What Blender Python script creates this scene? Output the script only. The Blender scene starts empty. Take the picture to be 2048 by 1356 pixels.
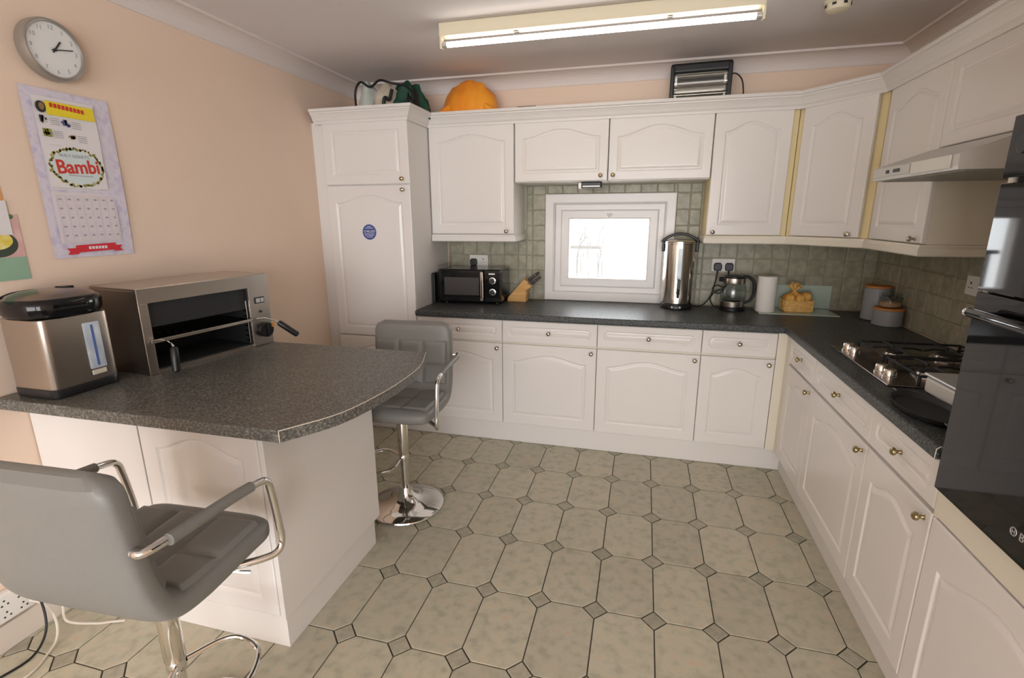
import bpy, bmesh, math, random
from mathutils import Matrix, Vector, noise
random.seed(7)
PI = math.pi
SC = bpy.context.scene
COL = SC.collection

# ------------------------------------------------------------------ camera
cam_d = bpy.data.cameras.new('camera'); cam = bpy.data.objects.new('camera', cam_d); COL.objects.link(cam)
cam_d.sensor_width = 36.0; cam_d.lens = 36.0 * 996.67 / 2048.0; cam_d.clip_start = 0.02
yaw, pitch, roll = .255, -.2421, -.0042
F = Vector((-math.sin(yaw)*math.cos(pitch), math.cos(yaw)*math.cos(pitch), math.sin(pitch)))
R = Vector((math.cos(yaw), math.sin(yaw), 0)); U = R.cross(F)
R2 = math.cos(roll)*R + math.sin(roll)*U; U2 = -math.sin(roll)*R + math.cos(roll)*U
cam.matrix_world = Matrix(((R2.x, U2.x, -F.x, 1.4581), (R2.y, U2.y, -F.y, -3.042), (R2.z, U2.z, -F.z, 1.5192), (0, 0, 0, 1)))
SC.camera = cam

# ------------------------------------------------------------------ world, light, exposure
w = bpy.data.worlds.new('sky'); SC.world = w; w.use_nodes = True
bg = w.node_tree.nodes['Background']; bg.inputs[0].default_value = (.97, .98, 1.0, 1); bg.inputs[1].default_value = 4.6
SC.view_settings.view_transform = 'Standard'; SC.view_settings.look = 'None'
SC.view_settings.exposure = 0.95; SC.view_settings.gamma = 1.0; SC.view_settings.use_curve_mapping = False
def area(name, loc, rot, sx, sy, power, color=(1, 1, 1), portal=False):
    l = bpy.data.lights.new(name, 'AREA'); l.shape = 'RECTANGLE'; l.size = sx; l.size_y = sy; l.energy = power; l.color = color
    if portal: l.cycles.is_portal = True
    o = bpy.data.objects.new(name, l); COL.objects.link(o); o.location = loc; o.rotation_euler = rot; return o
# daylight enters by the sink window and by the glazed doors and side window of the room behind the camera
area('sky_portal_rear', (1.1, -7.68, 1.2), (PI/2, 0, 0), 3.2, 2.2, 1, portal=True)
area('sky_portal_side', (2.98, -6.2, 1.2), (PI/2, 0, PI/2), 2.0, 2.2, 1, portal=True)
area('sky_portal_sink', (1.21, .74, 1.28), (-PI/2, 0, 0), .62, .48, 1, portal=True)

cy = SC.cycles
cy.max_bounces = 7; cy.diffuse_bounces = 4; cy.glossy_bounces = 3; cy.transmission_bounces = 7; cy.caustics_reflective = False; cy.caustics_refractive = False
cy.use_adaptive_sampling = True; cy.adaptive_threshold = .03

# ------------------------------------------------------------------ materials
MATS = {}
def mat(name, col, rough=.5, metal=0., spec=.5, noise_col=None, nscale=8., ndetail=3., bump=0., bscale=60., coat=0., trans=0., ior=1.45,
        emit=None, rand=0., aniso=0., nfac=(.35, .65), stretch=None, alpha=1.):
    m = bpy.data.materials.new(name); m.use_nodes = True; nt = m.node_tree; b = nt.nodes['Principled BSDF']
    b.inputs['Base Color'].default_value = (*col, 1); b.inputs['Roughness'].default_value = rough; b.inputs['Metallic'].default_value = metal
    b.inputs['Specular IOR Level'].default_value = spec; b.inputs['IOR'].default_value = ior
    b.inputs['Coat Weight'].default_value = coat; b.inputs['Coat Roughness'].default_value = .05
    b.inputs['Transmission Weight'].default_value = trans; b.inputs['Alpha'].default_value = alpha
    tc = nt.nodes.new('ShaderNodeTexCoord'); src = tc.outputs['Object']
    if stretch:
        mp = nt.nodes.new('ShaderNodeMapping'); mp.inputs['Scale'].default_value = stretch; nt.links.new(src, mp.inputs[0]); src = mp.outputs[0]
    if rand:
        oi = nt.nodes.new('ShaderNodeObjectInfo'); ad = nt.nodes.new('ShaderNodeVectorMath'); ad.operation = 'MULTIPLY_ADD'
        cmb = nt.nodes.new('ShaderNodeCombineXYZ')
        for i in range(3): nt.links.new(oi.outputs['Random'], cmb.inputs[i])
        ad.inputs[1].default_value = (37, 53, 71); nt.links.new(cmb.outputs[0], ad.inputs[0]); nt.links.new(src, ad.inputs[2]); src = ad.outputs[0]
    colout = None
    if noise_col:
        n = nt.nodes.new('ShaderNodeTexNoise'); n.inputs['Scale'].default_value = nscale; n.inputs['Detail'].default_value = ndetail
        nt.links.new(src, n.inputs['Vector'])
        r = nt.nodes.new('ShaderNodeValToRGB'); cols = [col] + list(noise_col)
        e = r.color_ramp.elements; e[0].position = nfac[0]; e[1].position = nfac[1]; e[0].color = (*cols[0], 1); e[1].color = (*cols[-1], 1)
        for i, c in enumerate(cols[1:-1]):
            q = e.new(nfac[0] + (nfac[1]-nfac[0])*(i+1)/(len(cols)-1)); q.color = (*c, 1)
        nt.links.new(n.outputs['Fac'], r.inputs[0]); colout = r.outputs[0]
    if rand and colout:
        hs = nt.nodes.new('ShaderNodeHueSaturation'); mr = nt.nodes.new('ShaderNodeMapRange')
        mr.inputs[3].default_value = 1-rand; mr.inputs[4].default_value = 1+rand; nt.links.new(oi.outputs['Random'], mr.inputs[0])
        nt.links.new(mr.outputs[0], hs.inputs['Value']); nt.links.new(colout, hs.inputs['Color']); colout = hs.outputs[0]
    if colout: nt.links.new(colout, b.inputs['Base Color'])
    if bump:
        n2 = nt.nodes.new('ShaderNodeTexNoise'); n2.inputs['Scale'].default_value = bscale; n2.inputs['Detail'].default_value = 4
        nt.links.new(src, n2.inputs['Vector']); bp = nt.nodes.new('ShaderNodeBump'); bp.inputs['Strength'].default_value = bump; bp.inputs['Distance'].default_value = .004
        nt.links.new(n2.outputs['Fac'], bp.inputs['Height']); nt.links.new(bp.outputs[0], b.inputs['Normal'])
    if emit:
        b.inputs['Emission Color'].default_value = (*emit[:3], 1); b.inputs['Emission Strength'].default_value = emit[3]
    MATS[name] = m; return m
mat('peach_paint', (.84, .66, .52), .75, noise_col=[(.86, .685, .55)], nscale=1.5, bump=.06, bscale=90)
mat('ceiling_paint', (.80, .75, .745), .85, bump=.05, bscale=60)
mat('coving_paint', (.78, .71, .68), .6)
mat('white_gloss', (.80, .765, .735), .17, spec=.5)
mat('white_satin', (.78, .745, .715), .4)
mat('cream_satin', (.78, .73, .62), .42)
mat('aged_cream', (.80, .67, .38), .45)
mat('upvc_white', (.83, .80, .78), .25)
mat('grout_dark', (.075, .065, .05), .8)
mat('floor_tile', (.42, .40, .295), .38, noise_col=[(.51, .485, .365), (.565, .53, .41), (.60, .48, .335)], nscale=24, ndetail=6, rand=.07, nfac=(.3, .72), bump=.12, bscale=40)
mat('inset_tile', (.37, .345, .26), .4, noise_col=[(.46, .43, .33)], nscale=40, rand=.1, bump=.1)
mat('wall_grout', (.46, .45, .36), .8)
mat('wall_tile', (.295, .285, .205), .35, noise_col=[(.355, .34, .255), (.42, .395, .305)], nscale=22, ndetail=6, rand=.07, bump=.15, bscale=35)
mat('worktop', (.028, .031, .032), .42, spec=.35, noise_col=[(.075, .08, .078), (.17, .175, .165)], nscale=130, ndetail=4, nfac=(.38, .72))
mat('pen_worktop_reflect', (.07, .069, .063), .36, noise_col=[(.145, .14, .122), (.29, .275, .24)], nscale=130, ndetail=4, nfac=(.38, .72))  # worktop laminate, base lightened and browned to paint in the wall's reflection
mat('edge_pale', (.70, .64, .52), .5, noise_col=[(.72, .68, .58), (.60, .36, .14)], nscale=9, nfac=(.45, .8))
mat('nickel', (.52, .47, .38), .25, 1.)
mat('brass', (.45, .36, .20), .28, 1.)
mat('chrome', (.78, .77, .75), .06, 1.)
mat('polished_steel', (.82, .78, .72), .17, 1.)
mat('steel', (.50, .45, .40), .3, 1., noise_col=[(.55, .50, .45)], nscale=60, stretch=(1, 1, 30))
mat('hob_steel', (.26, .22, .20), .24, 1.)
mat('steel_dark', (.30, .27, .25), .28, 1.)
mat('silver_plastic', (.55, .54, .53), .4, .4)
mat('black_plastic', (.012, .012, .013), .35)
mat('black_gloss', (.006, .006, .007), .08)
mat('black_glass', (.004, .004, .005), .04, spec=.6)
mat('black_matt', (.01, .01, .01), .7)
mat('iron', (.02, .02, .021), .6)
mat('grey_leather', (.21, .206, .192), .42, bump=.12, bscale=260)
mat('seam_grey', (.33, .32, .30), .6)
mat('pale_plastic', (.74, .72, .66), .45)
mat('white_plastic', (.80, .78, .74), .4)
mat('hood_grey', (.60, .575, .545), .4, .15)
mat('hood_dark', (.30, .285, .25), .5)
mat('wood_block', (.62, .33, .10), .5, noise_col=[(.72, .42, .15)], nscale=12, stretch=(1, 1, 8))
mat('wicker', (.72, .42, .12), .6, noise_col=[(.84, .56, .22)], nscale=60)
mat('pastry', (.62, .28, .05), .6, noise_col=[(.83, .50, .13)], nscale=25)
mat('paper_roll', (.80, .77, .72), .9, bump=.2, bscale=120)
mat('green_glass', (.52, .62, .53), .08, spec=.6, coat=.3)
mat('grey_ceramic', (.33, .345, .37), .35)
mat('orange_lid', (.62, .25, .06), .5)
mat('oats', (.68, .42, .25), .8)
mat('orange_bag', (.86, .27, .02), .28, noise_col=[(.92, .37, .035)], nscale=9, bump=.5, bscale=14, stretch=(1, 1, .35))
mat('green_bag', (.008, .045, .028), .5, noise_col=[(.015, .08, .05)], nscale=20, bump=.6, bscale=20)
mat('black_bag', (.012, .013, .013), .5, bump=.5, bscale=25)
mat('pale_bag', (.42, .46, .42), .55, noise_col=[(.62, .66, .60)], nscale=10, bump=.4, bscale=18)
mat('beige_bag', (.46, .38, .29), .6, noise_col=[(.62, .55, .45)], nscale=12, bump=.4, bscale=18)
mat('cord_black', (.012, .012, .012), .5)
mat('cord_white', (.68, .62, .54), .5)
mat('tube_glass', (.86, .84, .80), .25, emit=(1.0, .95, .88, 5.5))
mat('batten_cream', (.80, .73, .55), .45)
mat('dial_white', (.80, .81, .80), .4)
mat('clock_rim', (.42, .40, .37), .3, .8)
mat('print_black', (.03, .03, .035), .6)
mat('print_grey', (.38, .36, .42), .7)
mat('lavender_paper', (.66, .62, .74), .6, noise_col=[(.74, .69, .78), (.60, .55, .71)], nscale=26)
mat('white_paper', (.80, .77, .78), .6)
mat('pink_paper', (.77, .70, .72), .6)
mat('yellow_print', (.85, .68, .03), .6)
mat('red_print', (.62, .05, .03), .6)
mat('banner_red', (.68, .03, .045), .6)
mat('mint_print', (.66, .76, .76), .6)
mat('olive_print', (.16, .18, .05), .7, noise_col=[(.42, .40, .08), (.10, .10, .09)], nscale=120)
mat('blue_print', (.12, .13, .28), .7)
mat('brown_print', (.28, .17, .07), .7)
mat('sticker_blue', (.055, .09, .30), .45)
mat('orange_paper', (.80, .36, .12), .7)
mat('pink_card', (.70, .42, .40), .5, noise_col=[(.80, .55, .50)], nscale=14)
mat('green_card', (.30, .48, .34), .5)
mat('bowl_print', (.05, .07, .05), .5)
mat('food_print', (.78, .60, .06), .5, noise_col=[(.88, .80, .35)], nscale=40)
mat('leaf_print', (.10, .22, .07), .5)
mat('gauge_glass', (.45, .52, .62), .15, noise_col=[(.72, .78, .82)], nscale=9)
mat('gauge_blue', (.09, .16, .42), .4)
mat('amber', (.70, .25, .02), .3)
mat('reflector', (.62, .60, .56), .22, 1.)
mat('quartz', (.75, .72, .68), .2)
mat('garden_pale', (.62, .60, .52), .8)
mat('skirting', (.70, .62, .54), .5)
def thin_glass(name, tint, refl=.9):
    m = bpy.data.materials.new(name); m.use_nodes = True; nt = m.node_tree; nt.nodes.remove(nt.nodes['Principled BSDF'])
    t = nt.nodes.new('ShaderNodeBsdfTransparent'); t.inputs[0].default_value = (*tint, 1); g = nt.nodes.new('ShaderNodeBsdfGlossy'); g.inputs['Roughness'].default_value = .02
    lw = nt.nodes.new('ShaderNodeLayerWeight'); lw.inputs[0].default_value = .5; pw_ = nt.nodes.new('ShaderNodeMath'); pw_.operation = 'POWER'; pw_.inputs[1].default_value = 4.
    nt.links.new(lw.outputs['Facing'], pw_.inputs[0]); fz = nt.nodes.new('ShaderNodeMath'); fz.operation = 'MULTIPLY_ADD'; fz.inputs[1].default_value = .55; fz.inputs[2].default_value = .04; nt.links.new(pw_.outputs[0], fz.inputs[0]); mx = nt.nodes.new('ShaderNodeMixShader')
    nt.links.new(fz.outputs[0], mx.inputs[0]); nt.links.new(t.outputs[0], mx.inputs[1]); nt.links.new(g.outputs[0], mx.inputs[2]); nt.links.new(mx.outputs[0], nt.nodes['Material Output'].inputs[0]); MATS[name] = m
thin_glass('pane_glass', (.97, .98, .98)); thin_glass('clear_glass', (.90, .92, .92))
mat('mw_window', (.05, .045, .045), .25)
mat('foliage_dark', (.045, .04, .03), .8)

# ------------------------------------------------------------------ mesh helpers
class MB:
    def __init__(s): s.bm = bmesh.new()
    def add(s, verts, faces, smooth=False):
        vs = [s.bm.verts.new(v) for v in verts]
        for f in faces:
            try: q = s.bm.faces.new([vs[i] for i in f]); q.smooth = smooth
            except ValueError: pass
        return vs
    def box(s, x0, x1, y0, y1, z0, z1, bev=0., seg=2, M=None):
        t = bmesh.new()
        vs = [t.verts.new((x, y, z)) for z in (z0, z1) for y in (y0, y1) for x in (x0, x1)]
        for f in ((0, 2, 3, 1), (4, 5, 7, 6), (0, 1, 5, 4), (2, 6, 7, 3), (0, 4, 6, 2), (1, 3, 7, 5)): t.faces.new([vs[i] for i in f])
        if bev > 0: bmesh.ops.bevel(t, geom=list(t.edges), offset=bev, segments=seg, profile=.5, affect='EDGES')
        s.merge(t, M); return s
    def merge(s, t, M=None):
        if M is not None: t.transform(M)
        me = bpy.data.meshes.new('tmp'); t.to_mesh(me); t.free(); s.bm.from_mesh(me); bpy.data.meshes.remove(me)
    def lathe(s, prof, c=(0, 0, 0), n=32, axis='z', M=None, smooth=True, caps=True, loop=False):
        verts, faces = [], []
        for (r, z) in prof:
            for k in range(n):
                a = 2*PI*k/n; p = (r*math.cos(a), r*math.sin(a), z)
                if axis == 'x': p = (p[2], p[0], p[1])
                elif axis == 'y': p = (p[1], p[2], p[0])
                verts.append(Vector(p) + Vector(c))
        m = len(prof)
        for i in range(m-1):
            for k in range(n):
                faces.append((i*n+k, i*n+(k+1) % n, (i+1)*n+(k+1) % n, (i+1)*n+k))
        if loop:
            for k in range(n): faces.append(((m-1)*n+k, (m-1)*n+(k+1) % n, (k+1) % n, k))
        if M is not None: verts = [M @ v for v in verts]
        vs = s.add(verts, faces, smooth)
        for i, rev in ((0, True), (m-1, False)):
            if caps and not loop and prof[i][0] > 1e-6:
                ring = [vs[i*n+k] for k in range(n)]
                try: s.bm.faces.new(ring[::-1] if rev else ring)
                except ValueError: pass
        return s
    def cyl(s, r, z0, z1, c=(0, 0, 0), n=24, axis='z', bev=0., M=None):
        p = [(r, z0), (r, z1)] if not bev else [(r-bev, z0), (r-bev*.3, z0+bev*.3), (r, z0+bev), (r, z1-bev), (r-bev*.3, z1-bev*.3), (r-bev, z1)]
        return s.lathe(p, c, n, axis, M, smooth=True)
    def tube(s, pts, r, n=10, closed=False, rf=None):
        pts = [Vector(p) for p in pts]; m = len(pts); rings = []
        ref = None
        for i in range(m):
            a = pts[(i-1) % m] if (i > 0 or closed) else pts[i]; b = pts[(i+1) % m] if (i < m-1 or closed) else pts[i]
            t = (b-a)
            if t.length < 1e-9: t = Vector((0, 0, 1))
            t.normalize()
            if ref is None:
                ref = Vector((0, 0, 1)) if abs(t.z) < .9 else Vector((1, 0, 0))
            u = ref - t*ref.dot(t)
            if u.length < 1e-6: u = t.orthogonal()
            u.normalize(); ref = u; v = t.cross(u); rr = rf(i) if rf else r
            rings.append([pts[i] + (u*math.cos(2*PI*k/n) + v*math.sin(2*PI*k/n))*rr for k in range(n)])
        verts = [p for q in rings for p in q]; faces = []
        for i in range(m if closed else m-1):
            j = (i+1) % m
            for k in range(n): faces.append((i*n+k, i*n+(k+1) % n, j*n+(k+1) % n, j*n+k))
        if not closed: faces += [tuple(range(n))[::-1], tuple((m-1)*n+k for k in range(n))]
        s.add(verts, faces, True); return s
    def prism(s, poly, z0, z1, bev_top=0., M=None, bev_all=False):
        t = bmesh.new(); n = len(poly)
        a = [t.verts.new((p[0], p[1], z0)) for p in poly]; b = [t.verts.new((p[0], p[1], z1)) for p in poly]
        t.faces.new(a[::-1]); top = t.faces.new(b)
        for i in range(n): t.faces.new((a[i], a[(i+1) % n], b[(i+1) % n], b[i]))
        bmesh.ops.recalc_face_normals(t, faces=list(t.faces))
        if bev_top:
            ed = list(top.edges) + (list(t.faces[0].edges) if bev_all else [])
            bmesh.ops.bevel(t, geom=list(set(ed)), offset=bev_top, segments=3, profile=.5, affect='EDGES')
        s.merge(t, M); return s
    def sphere(s, c, r, n=16, m=10, sc=(1, 1, 1), M=None):
        prof = [(max(1e-7, r*math.sin(PI*i/m)), -r*math.cos(PI*i/m)) for i in range(m+1)]
        T = Matrix.Translation(c) @ Matrix.Diagonal((*sc, 1))
        return s.lathe(prof, (0, 0, 0), n, 'z', (M @ T) if M is not None else T)
    def grid(s, fn, nu, nv, smooth=True, closed_u=False):
        verts = [fn(i/(nu if closed_u else nu-1), j/(nv-1)) for j in range(nv) for i in range(nu)]; faces = []
        for j in range(nv-1):
            for i in range(nu if closed_u else nu-1):
                k = (i+1) % nu
                faces.append((j*nu+i, j*nu+k, (j+1)*nu+k, (j+1)*nu+i))
        return s.add(verts, faces, smooth)
    def mesh(s, name, m):
        bmesh.ops.remove_doubles(s.bm, verts=s.bm.verts, dist=1e-6)
        bmesh.ops.recalc_face_normals(s.bm, faces=s.bm.faces)
        me = bpy.data.meshes.new(name); s.bm.to_mesh(me); s.bm.free()
        fl_ = [p.use_smooth for p in me.polygons]
        if any(fl_):
            me.set_sharp_from_angle(angle=.62); me.polygons.foreach_set('use_smooth', fl_)
        me.materials.append(MATS[m]); return me
    def build(s, name, m, parent=None, loc=(0, 0, 0)):
        return link(name, s.mesh(name, m), parent, loc)
def link(name, me, parent=None, loc=(0, 0, 0), rot=None):
    o = bpy.data.objects.new(name, me); COL.objects.link(o); o.location = loc
    if rot: o.rotation_euler = rot
    if parent: o.parent = parent
    return o
def tag(o, label=None, cat=None, group=None, kind=None):
    if label: o['label'] = label
    if cat: o['category'] = cat
    if group: o['group'] = group
    if kind: o['kind'] = kind
    return o
def thing(name, label, cat, loc=(0, 0, 0), rz=0., group=None):
    o = bpy.data.objects.new(name, None); COL.objects.link(o); o.location = loc; o.rotation_euler = (0, 0, rz); o.empty_display_size = .1
    return tag(o, label, cat, group)
def struct(name, mb, m, parent=None):
    o = mb.build(name, m, parent)
    if not parent: o['kind'] = 'structure'
    return o
def text(name, s, size, m, parent, M, depth=.0004, align='CENTER', sx=1., bold=0.):
    cu = bpy.data.curves.new('t', 'FONT'); cu.body = s; cu.size = size; cu.align_x = align; cu.align_y = 'CENTER'; cu.extrude = depth; cu.offset = bold; cu.resolution_u = 3
    o = bpy.data.objects.new('t', cu); COL.objects.link(o)
    dg = bpy.context.evaluated_depsgraph_get(); dg.update()
    me = bpy.data.meshes.new_from_object(o.evaluated_get(dg)); bpy.data.objects.remove(o); bpy.data.curves.remove(cu)
    me.transform(M @ Matrix.Diagonal((sx, 1, 1, 1))); me.materials.clear(); me.materials.append(MATS[m]); me.name = name
    return link(name, me, parent)
def bez(pts, n=8):
    """Catmull-Rom through points"""
    P = [Vector(p) for p in pts]; out = []
    for i in range(len(P)-1):
        a = P[i-1] if i else P[i]*2-P[i+1]; b, c = P[i], P[i+1]; d = P[i+2] if i+2 < len(P) else c*2-b
        for k in range(n):
            t = k/n
            out.append(.5*((2*b)+(c-a)*t+(2*a-5*b+4*c-d)*t*t+(3*b-a-3*c+d)*t**3))
    out.append(P[-1]); return out
def sweep(mb, prof, path):
    """prof: (outward, z) list; path: plan points; outward is on the right of travel"""
    n = len(path); rows = []
    for i in range(n):
        p = Vector(path[i]); dirs = []
        if i > 0: dirs.append((p-Vector(path[i-1])).normalized())
        if i < n-1: dirs.append((Vector(path[i+1])-p).normalized())
        nr = [Vector((d.y, -d.x)) for d in dirs]
        if len(nr) == 2:
            b = (nr[0]+nr[1]).normalized(); k = 1/max(.3, b.dot(nr[0])); o = b*k
        else: o = nr[0]
        rows.append([(p.x+o.x*q, p.y+o.y*q, z) for q, z in prof])
    m = len(prof); verts = [v for r in rows for v in r]; faces = []
    for i in range(n-1):
        for k in range(m): faces.append((i*m+k, i*m+(k+1) % m, (i+1)*m+(k+1) % m, (i+1)*m+k))
    faces += [tuple(range(m)), tuple((n-1)*m+k for k in range(m))[::-1]]
    mb.add(verts, faces); return mb

XL, XR, YB, YF, ZC = -.70, 2.90, .62, -7.6, 2.46      # room
WX0, WX1, WZ0, WZ1 = .815, 1.605, .955, 1.615         # window opening

# ------------------------------------------------------------------ room shell
fl = struct('floor', MB().box(XL-.1, XR+.1, YF-.1, YB+.1, -.1, -.004), 'grout_dark')
# floor tiles: clipped octagons with small square insets
PX, PY, OX, OY, CH, GR = .225, .3485, 1.1284, -.6521, .047, .0022
def oct_pts():
    a, b, c = PX/2-GR, PY/2-GR, CH
    return [(-a+c, -b), (a-c, -b), (a, -b+c), (a, b-c), (a-c, b), (-a+c, b), (-a, b-c), (-a, -b+c)]
def tile_mesh(name, pts, m, h=.004, ins=.0025):
    mb = MB(); n = len(pts); cx = sum(p[0] for p in pts)/n; cy = sum(p[1] for p in pts)/n
    lo = [(p[0], p[1], -h) for p in pts]; mid = [(p[0], p[1], -.0012) for p in pts]
    def sh(p):
        d = Vector((p[0]-cx, p[1]-cy)); L = d.length; d *= (L-ins)/L; return (cx+d.x, cy+d.y, 0.)
    v = mb.add(lo+mid+[sh(p) for p in pts], [(i, (i+1) % n, n+(i+1) % n, n+i) for i in range(n)]+[(n+i, n+(i+1) % n, 2*n+(i+1) % n, 2*n+i) for i in range(n)]+[tuple(range(2*n, 3*n))])
    return mb.mesh(name, m)
oct_me = tile_mesh('floor_tile', oct_pts(), 'floor_tile')
dd = CH-GR*1.6
dia_me = tile_mesh('inset_tile', [(0, -dd), (dd, 0), (0, dd), (-dd, 0)], 'inset_tile')
for j in range(-8, 3):
    for i in range(-9, 7):
        cx, cy = OX+PX*(i+.5), OY+PY*(j+.5)
        hidden = (cx < .15 and -1.65 < cy < -1.3) or cy > .25 or cx > 2.45
        if XL-PX/2 < cx and not hidden:
            if cx-PX/2 < XL:
                pts = [(max(p[0], XL-cx+.001), p[1]) for p in oct_pts()]
                q = []
                for p in pts:
                    if not q or (abs(p[0]-q[-1][0])+abs(p[1]-q[-1][1])) > 1e-4: q.append(p)
                link('floor_tile', tile_mesh('floor_tile', q, 'floor_tile'), fl, (cx, cy, 0))
            else: link('floor_tile', oct_me, fl, (cx, cy, 0))
        dx, dy = OX+PX*i, OY+PY*j
        if XL+.05 < dx < 2.4 and dy < .15: link('inset_tile', dia_me, fl, (dx, dy, 0))
        elif XL-.03 < dx <= XL+.05:
            c_ = XL+.001-dx                      # local x of the wall
            if c_ <= -dd: pts = [(-dd, 0), (0, -dd), (dd, 0), (0, dd)]
            elif c_ < 0: pts = [(c_, -(dd+c_)), (0, -dd), (dd, 0), (0, dd), (c_, dd+c_)]
            else: pts = [(c_, -(dd-c_)), (dd, 0), (c_, dd-c_)]
            link('inset_tile', tile_mesh('inset_tile', pts, 'inset_tile'), fl, (dx, dy, 0))
struct('ceiling', MB().box(XL-.1, XR+.1, YF-.1, YB+.1, ZC, ZC+.1), 'ceiling_paint')
wl = struct('wall_left', MB().box(XL-.12, XL, YF, YB, 0, ZC), 'peach_paint')
wb = MB()
T = .2
wb.box(XL-.12, WX0, YB, YB+T, 0, ZC).box(WX1, XR+.12, YB, YB+T, 0, ZC).box(WX0, WX1, YB, YB+T, 0, WZ0).box(WX0, WX1, YB, YB+T, WZ1, ZC)
wb = struct('wall_back', wb, 'peach_paint')
wr = struct('wall_right', MB().box(XR, XR+.12, -5.2, YB, 0, ZC).box(XR, XR+.12, YF, -7.2, 0, ZC).box(XR, XR+.12, -7.2, -5.2, 0, .1).box(XR, XR+.12, -7.2, -5.2, 2.3, ZC), 'peach_paint')
wf = MB()
wf.box(XL-.12, -.5, YF-.12, YF, 0, ZC).box(2.7, XR+.12, YF-.12, YF, 0, ZC).box(-.5, 2.7, YF-.12, YF, 2.3, ZC).box(-.5, 2.7, YF-.12, YF, 0, .1)
struct('wall_front', wf, 'peach_paint')

# coving
def cove(path, name):
    pr = [(0, ZC)]+[(.085-.085*math.sin(a)+.006, ZC-.008-.085*(1-math.cos(a))*.98) for a in [PI/2*k/7 for k in range(8)]]
    pr = [(0, ZC), (.098, ZC), (.098, ZC-.006)]+[(.09*(1-math.sin(a))+.006, ZC-.012-.068*(1-math.cos(a))) for a in [PI/2*k/7 for k in range(8)]]+[(.006, ZC-.088), (0, ZC-.088)]
    struct(name, sweep(MB(), pr, path), 'coving_paint')
cove([(XL, YF), (XL, YB)], 'trim_1'); cove([(XL, YB), (XR, YB)], 'trim_2'); cove([(XR, YB), (XR, YF)], 'trim_3')
struct('baseboard_left', MB().box(XL, XL+.018, YF, -1.845, 0, .10, .004), 'skirting')

# splash-back tiles, each its own piece
TP, TG = .108, .003
def rect_tile(wd, ht):
    mb = MB(); a, b, e, t = wd/2-TG/2, ht/2-TG/2, .005, .007
    a2, b2 = max(a-e, a*.5), max(b-e, b*.5)
    lo = [(-a, 0, -b), (a, 0, -b), (a, 0, b), (-a, 0, b)]; mi = [(x, -t*.55, z) for x, _, z in lo]; hi = [(-a2, -t, -b2), (a2, -t, -b2), (a2, -t, b2), (-a2, -t, b2)]
    mb.add(lo+mi+hi, [(i, (i+1) % 4, 4+(i+1) % 4, 4+i) for i in range(4)]+[(4+i, 4+(i+1) % 4, 8+(i+1) % 4, 8+i) for i in range(4)]+[(8, 9, 10, 11)])
    return mb.mesh('wall_tile', 'wall_tile')
tcache = {}
def tiles(parent, rects, u0, place, rot):
    """rects: (u0,u1,z0,z1) allowed areas"""
    for (a0, a1, z0, z1) in rects:
        i0 = math.floor((a0-u0)/TP); j0 = math.floor((z0-.91)/TP+1e-6)
        u = u0+i0*TP
        while u < a1-1e-4:
            l, r = max(u, a0), min(u+TP, a1); z = .91+j0*TP
            while z < z1-1e-4:
                b, t = max(z, z0), min(z+TP, z1)
                if r-l > .012 and t-b > .012:
                    k = (round(r-l, 3), round(t-b, 3))
                    if k not in tcache: tcache[k] = rect_tile(*k)
                    link('wall_tile', tcache[k], parent, place((l+r)/2, (b+t)/2), rot)
                z += TP
            u += TP
struct('grout_bed', MB().box(0, XR-.002, YB-.003, YB, .91, 1.42).box(.60, .76, YB-.003, YB, 1.42, 1.74).box(1.66, 1.83, YB-.003, YB, 1.42, 1.74).box(.76, 1.66, YB-.003, YB, 1.67, 1.74) if False else
       MB().box(0, .762, YB-.003, YB+.001, .91, 1.74).box(1.658, XR, YB-.003, YB+.001, .91, 1.74).box(.762, 1.658, YB-.003, YB+.001, 1.66, 1.74), 'wall_grout', wb)
tiles(wb, [(0., .62, .91, 1.42), (.62, .762, .91, 1.73), (.762, 1.658, 1.668, 1.73), (1.658, 1.82, .91, 1.73), (1.82, XR-.003, .91, 1.42)], .018, lambda u, z: (u, YB-.003, z), None)
struct('grout_bed', MB().box(XR-.003, XR+.001, -1.6, YB, .91, 1.68), 'wall_grout', wr)
tiles(wr, [(-YB+.01, .58, .91, 1.42), (.58, 1.575, .91, 1.65)], -YB+.003, lambda u, z: (XR-.003, -u, z), (0, 0, -PI/2))

# sink window
win = thing('window_1', None, None); win['kind'] = 'structure'
def frame(mb, x0, x1, z0, z1, wd, y0, y1, bev=.004):
    L = []
    for e, y in ((0, y1), (0, y0+bev), (bev*.3, y0+bev*.3), (bev, y0), (wd-bev, y0), (wd-bev*.3, y0+bev*.3), (wd, y0+bev), (wd, y1)):
        L.append([(x0+e, y, z0+e), (x1-e, y, z0+e), (x1-e, y, z1-e), (x0+e, y, z1-e)])
    n = len(L); mb.add([v for q in L for v in q], [(i*4+k, i*4+(k+1) % 4, ((i+1) % n)*4+(k+1) % 4, ((i+1) % n)*4+k) for i in range(n) for k in range(4)]); return mb
frame(MB(), .762, 1.658, .912, 1.668, .062, YB-.03, YB+.002, .005).build('window_casing', 'upvc_white', win)
frame(MB(), .80, 1.62, .945, 1.63, .03, YB-.016, YB+.10, .004).build('reveal_lining', 'upvc_white', win)
frame(MB(), .828, 1.592, .972, 1.602, .052, YB+.005, YB+.09, .008).build('window_frame', 'upvc_white', win)
frame(MB(), .872, 1.55, 1.012, 1.56, .066, YB-.008, YB+.075, .011).build('sash', 'upvc_white', win)
MB().box(.93, 1.49, YB+.045, YB+.051, 1.07, 1.50).build('pane', 'pane_glass', win)
MB().box(1.195, 1.235, YB-.022, YB-.008, 1.515, 1.535, .004).cyl(.006, 1.50, 1.53, (1.215, YB-.022, 0), 10).build('window_handle', 'white_plastic', win)

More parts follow.
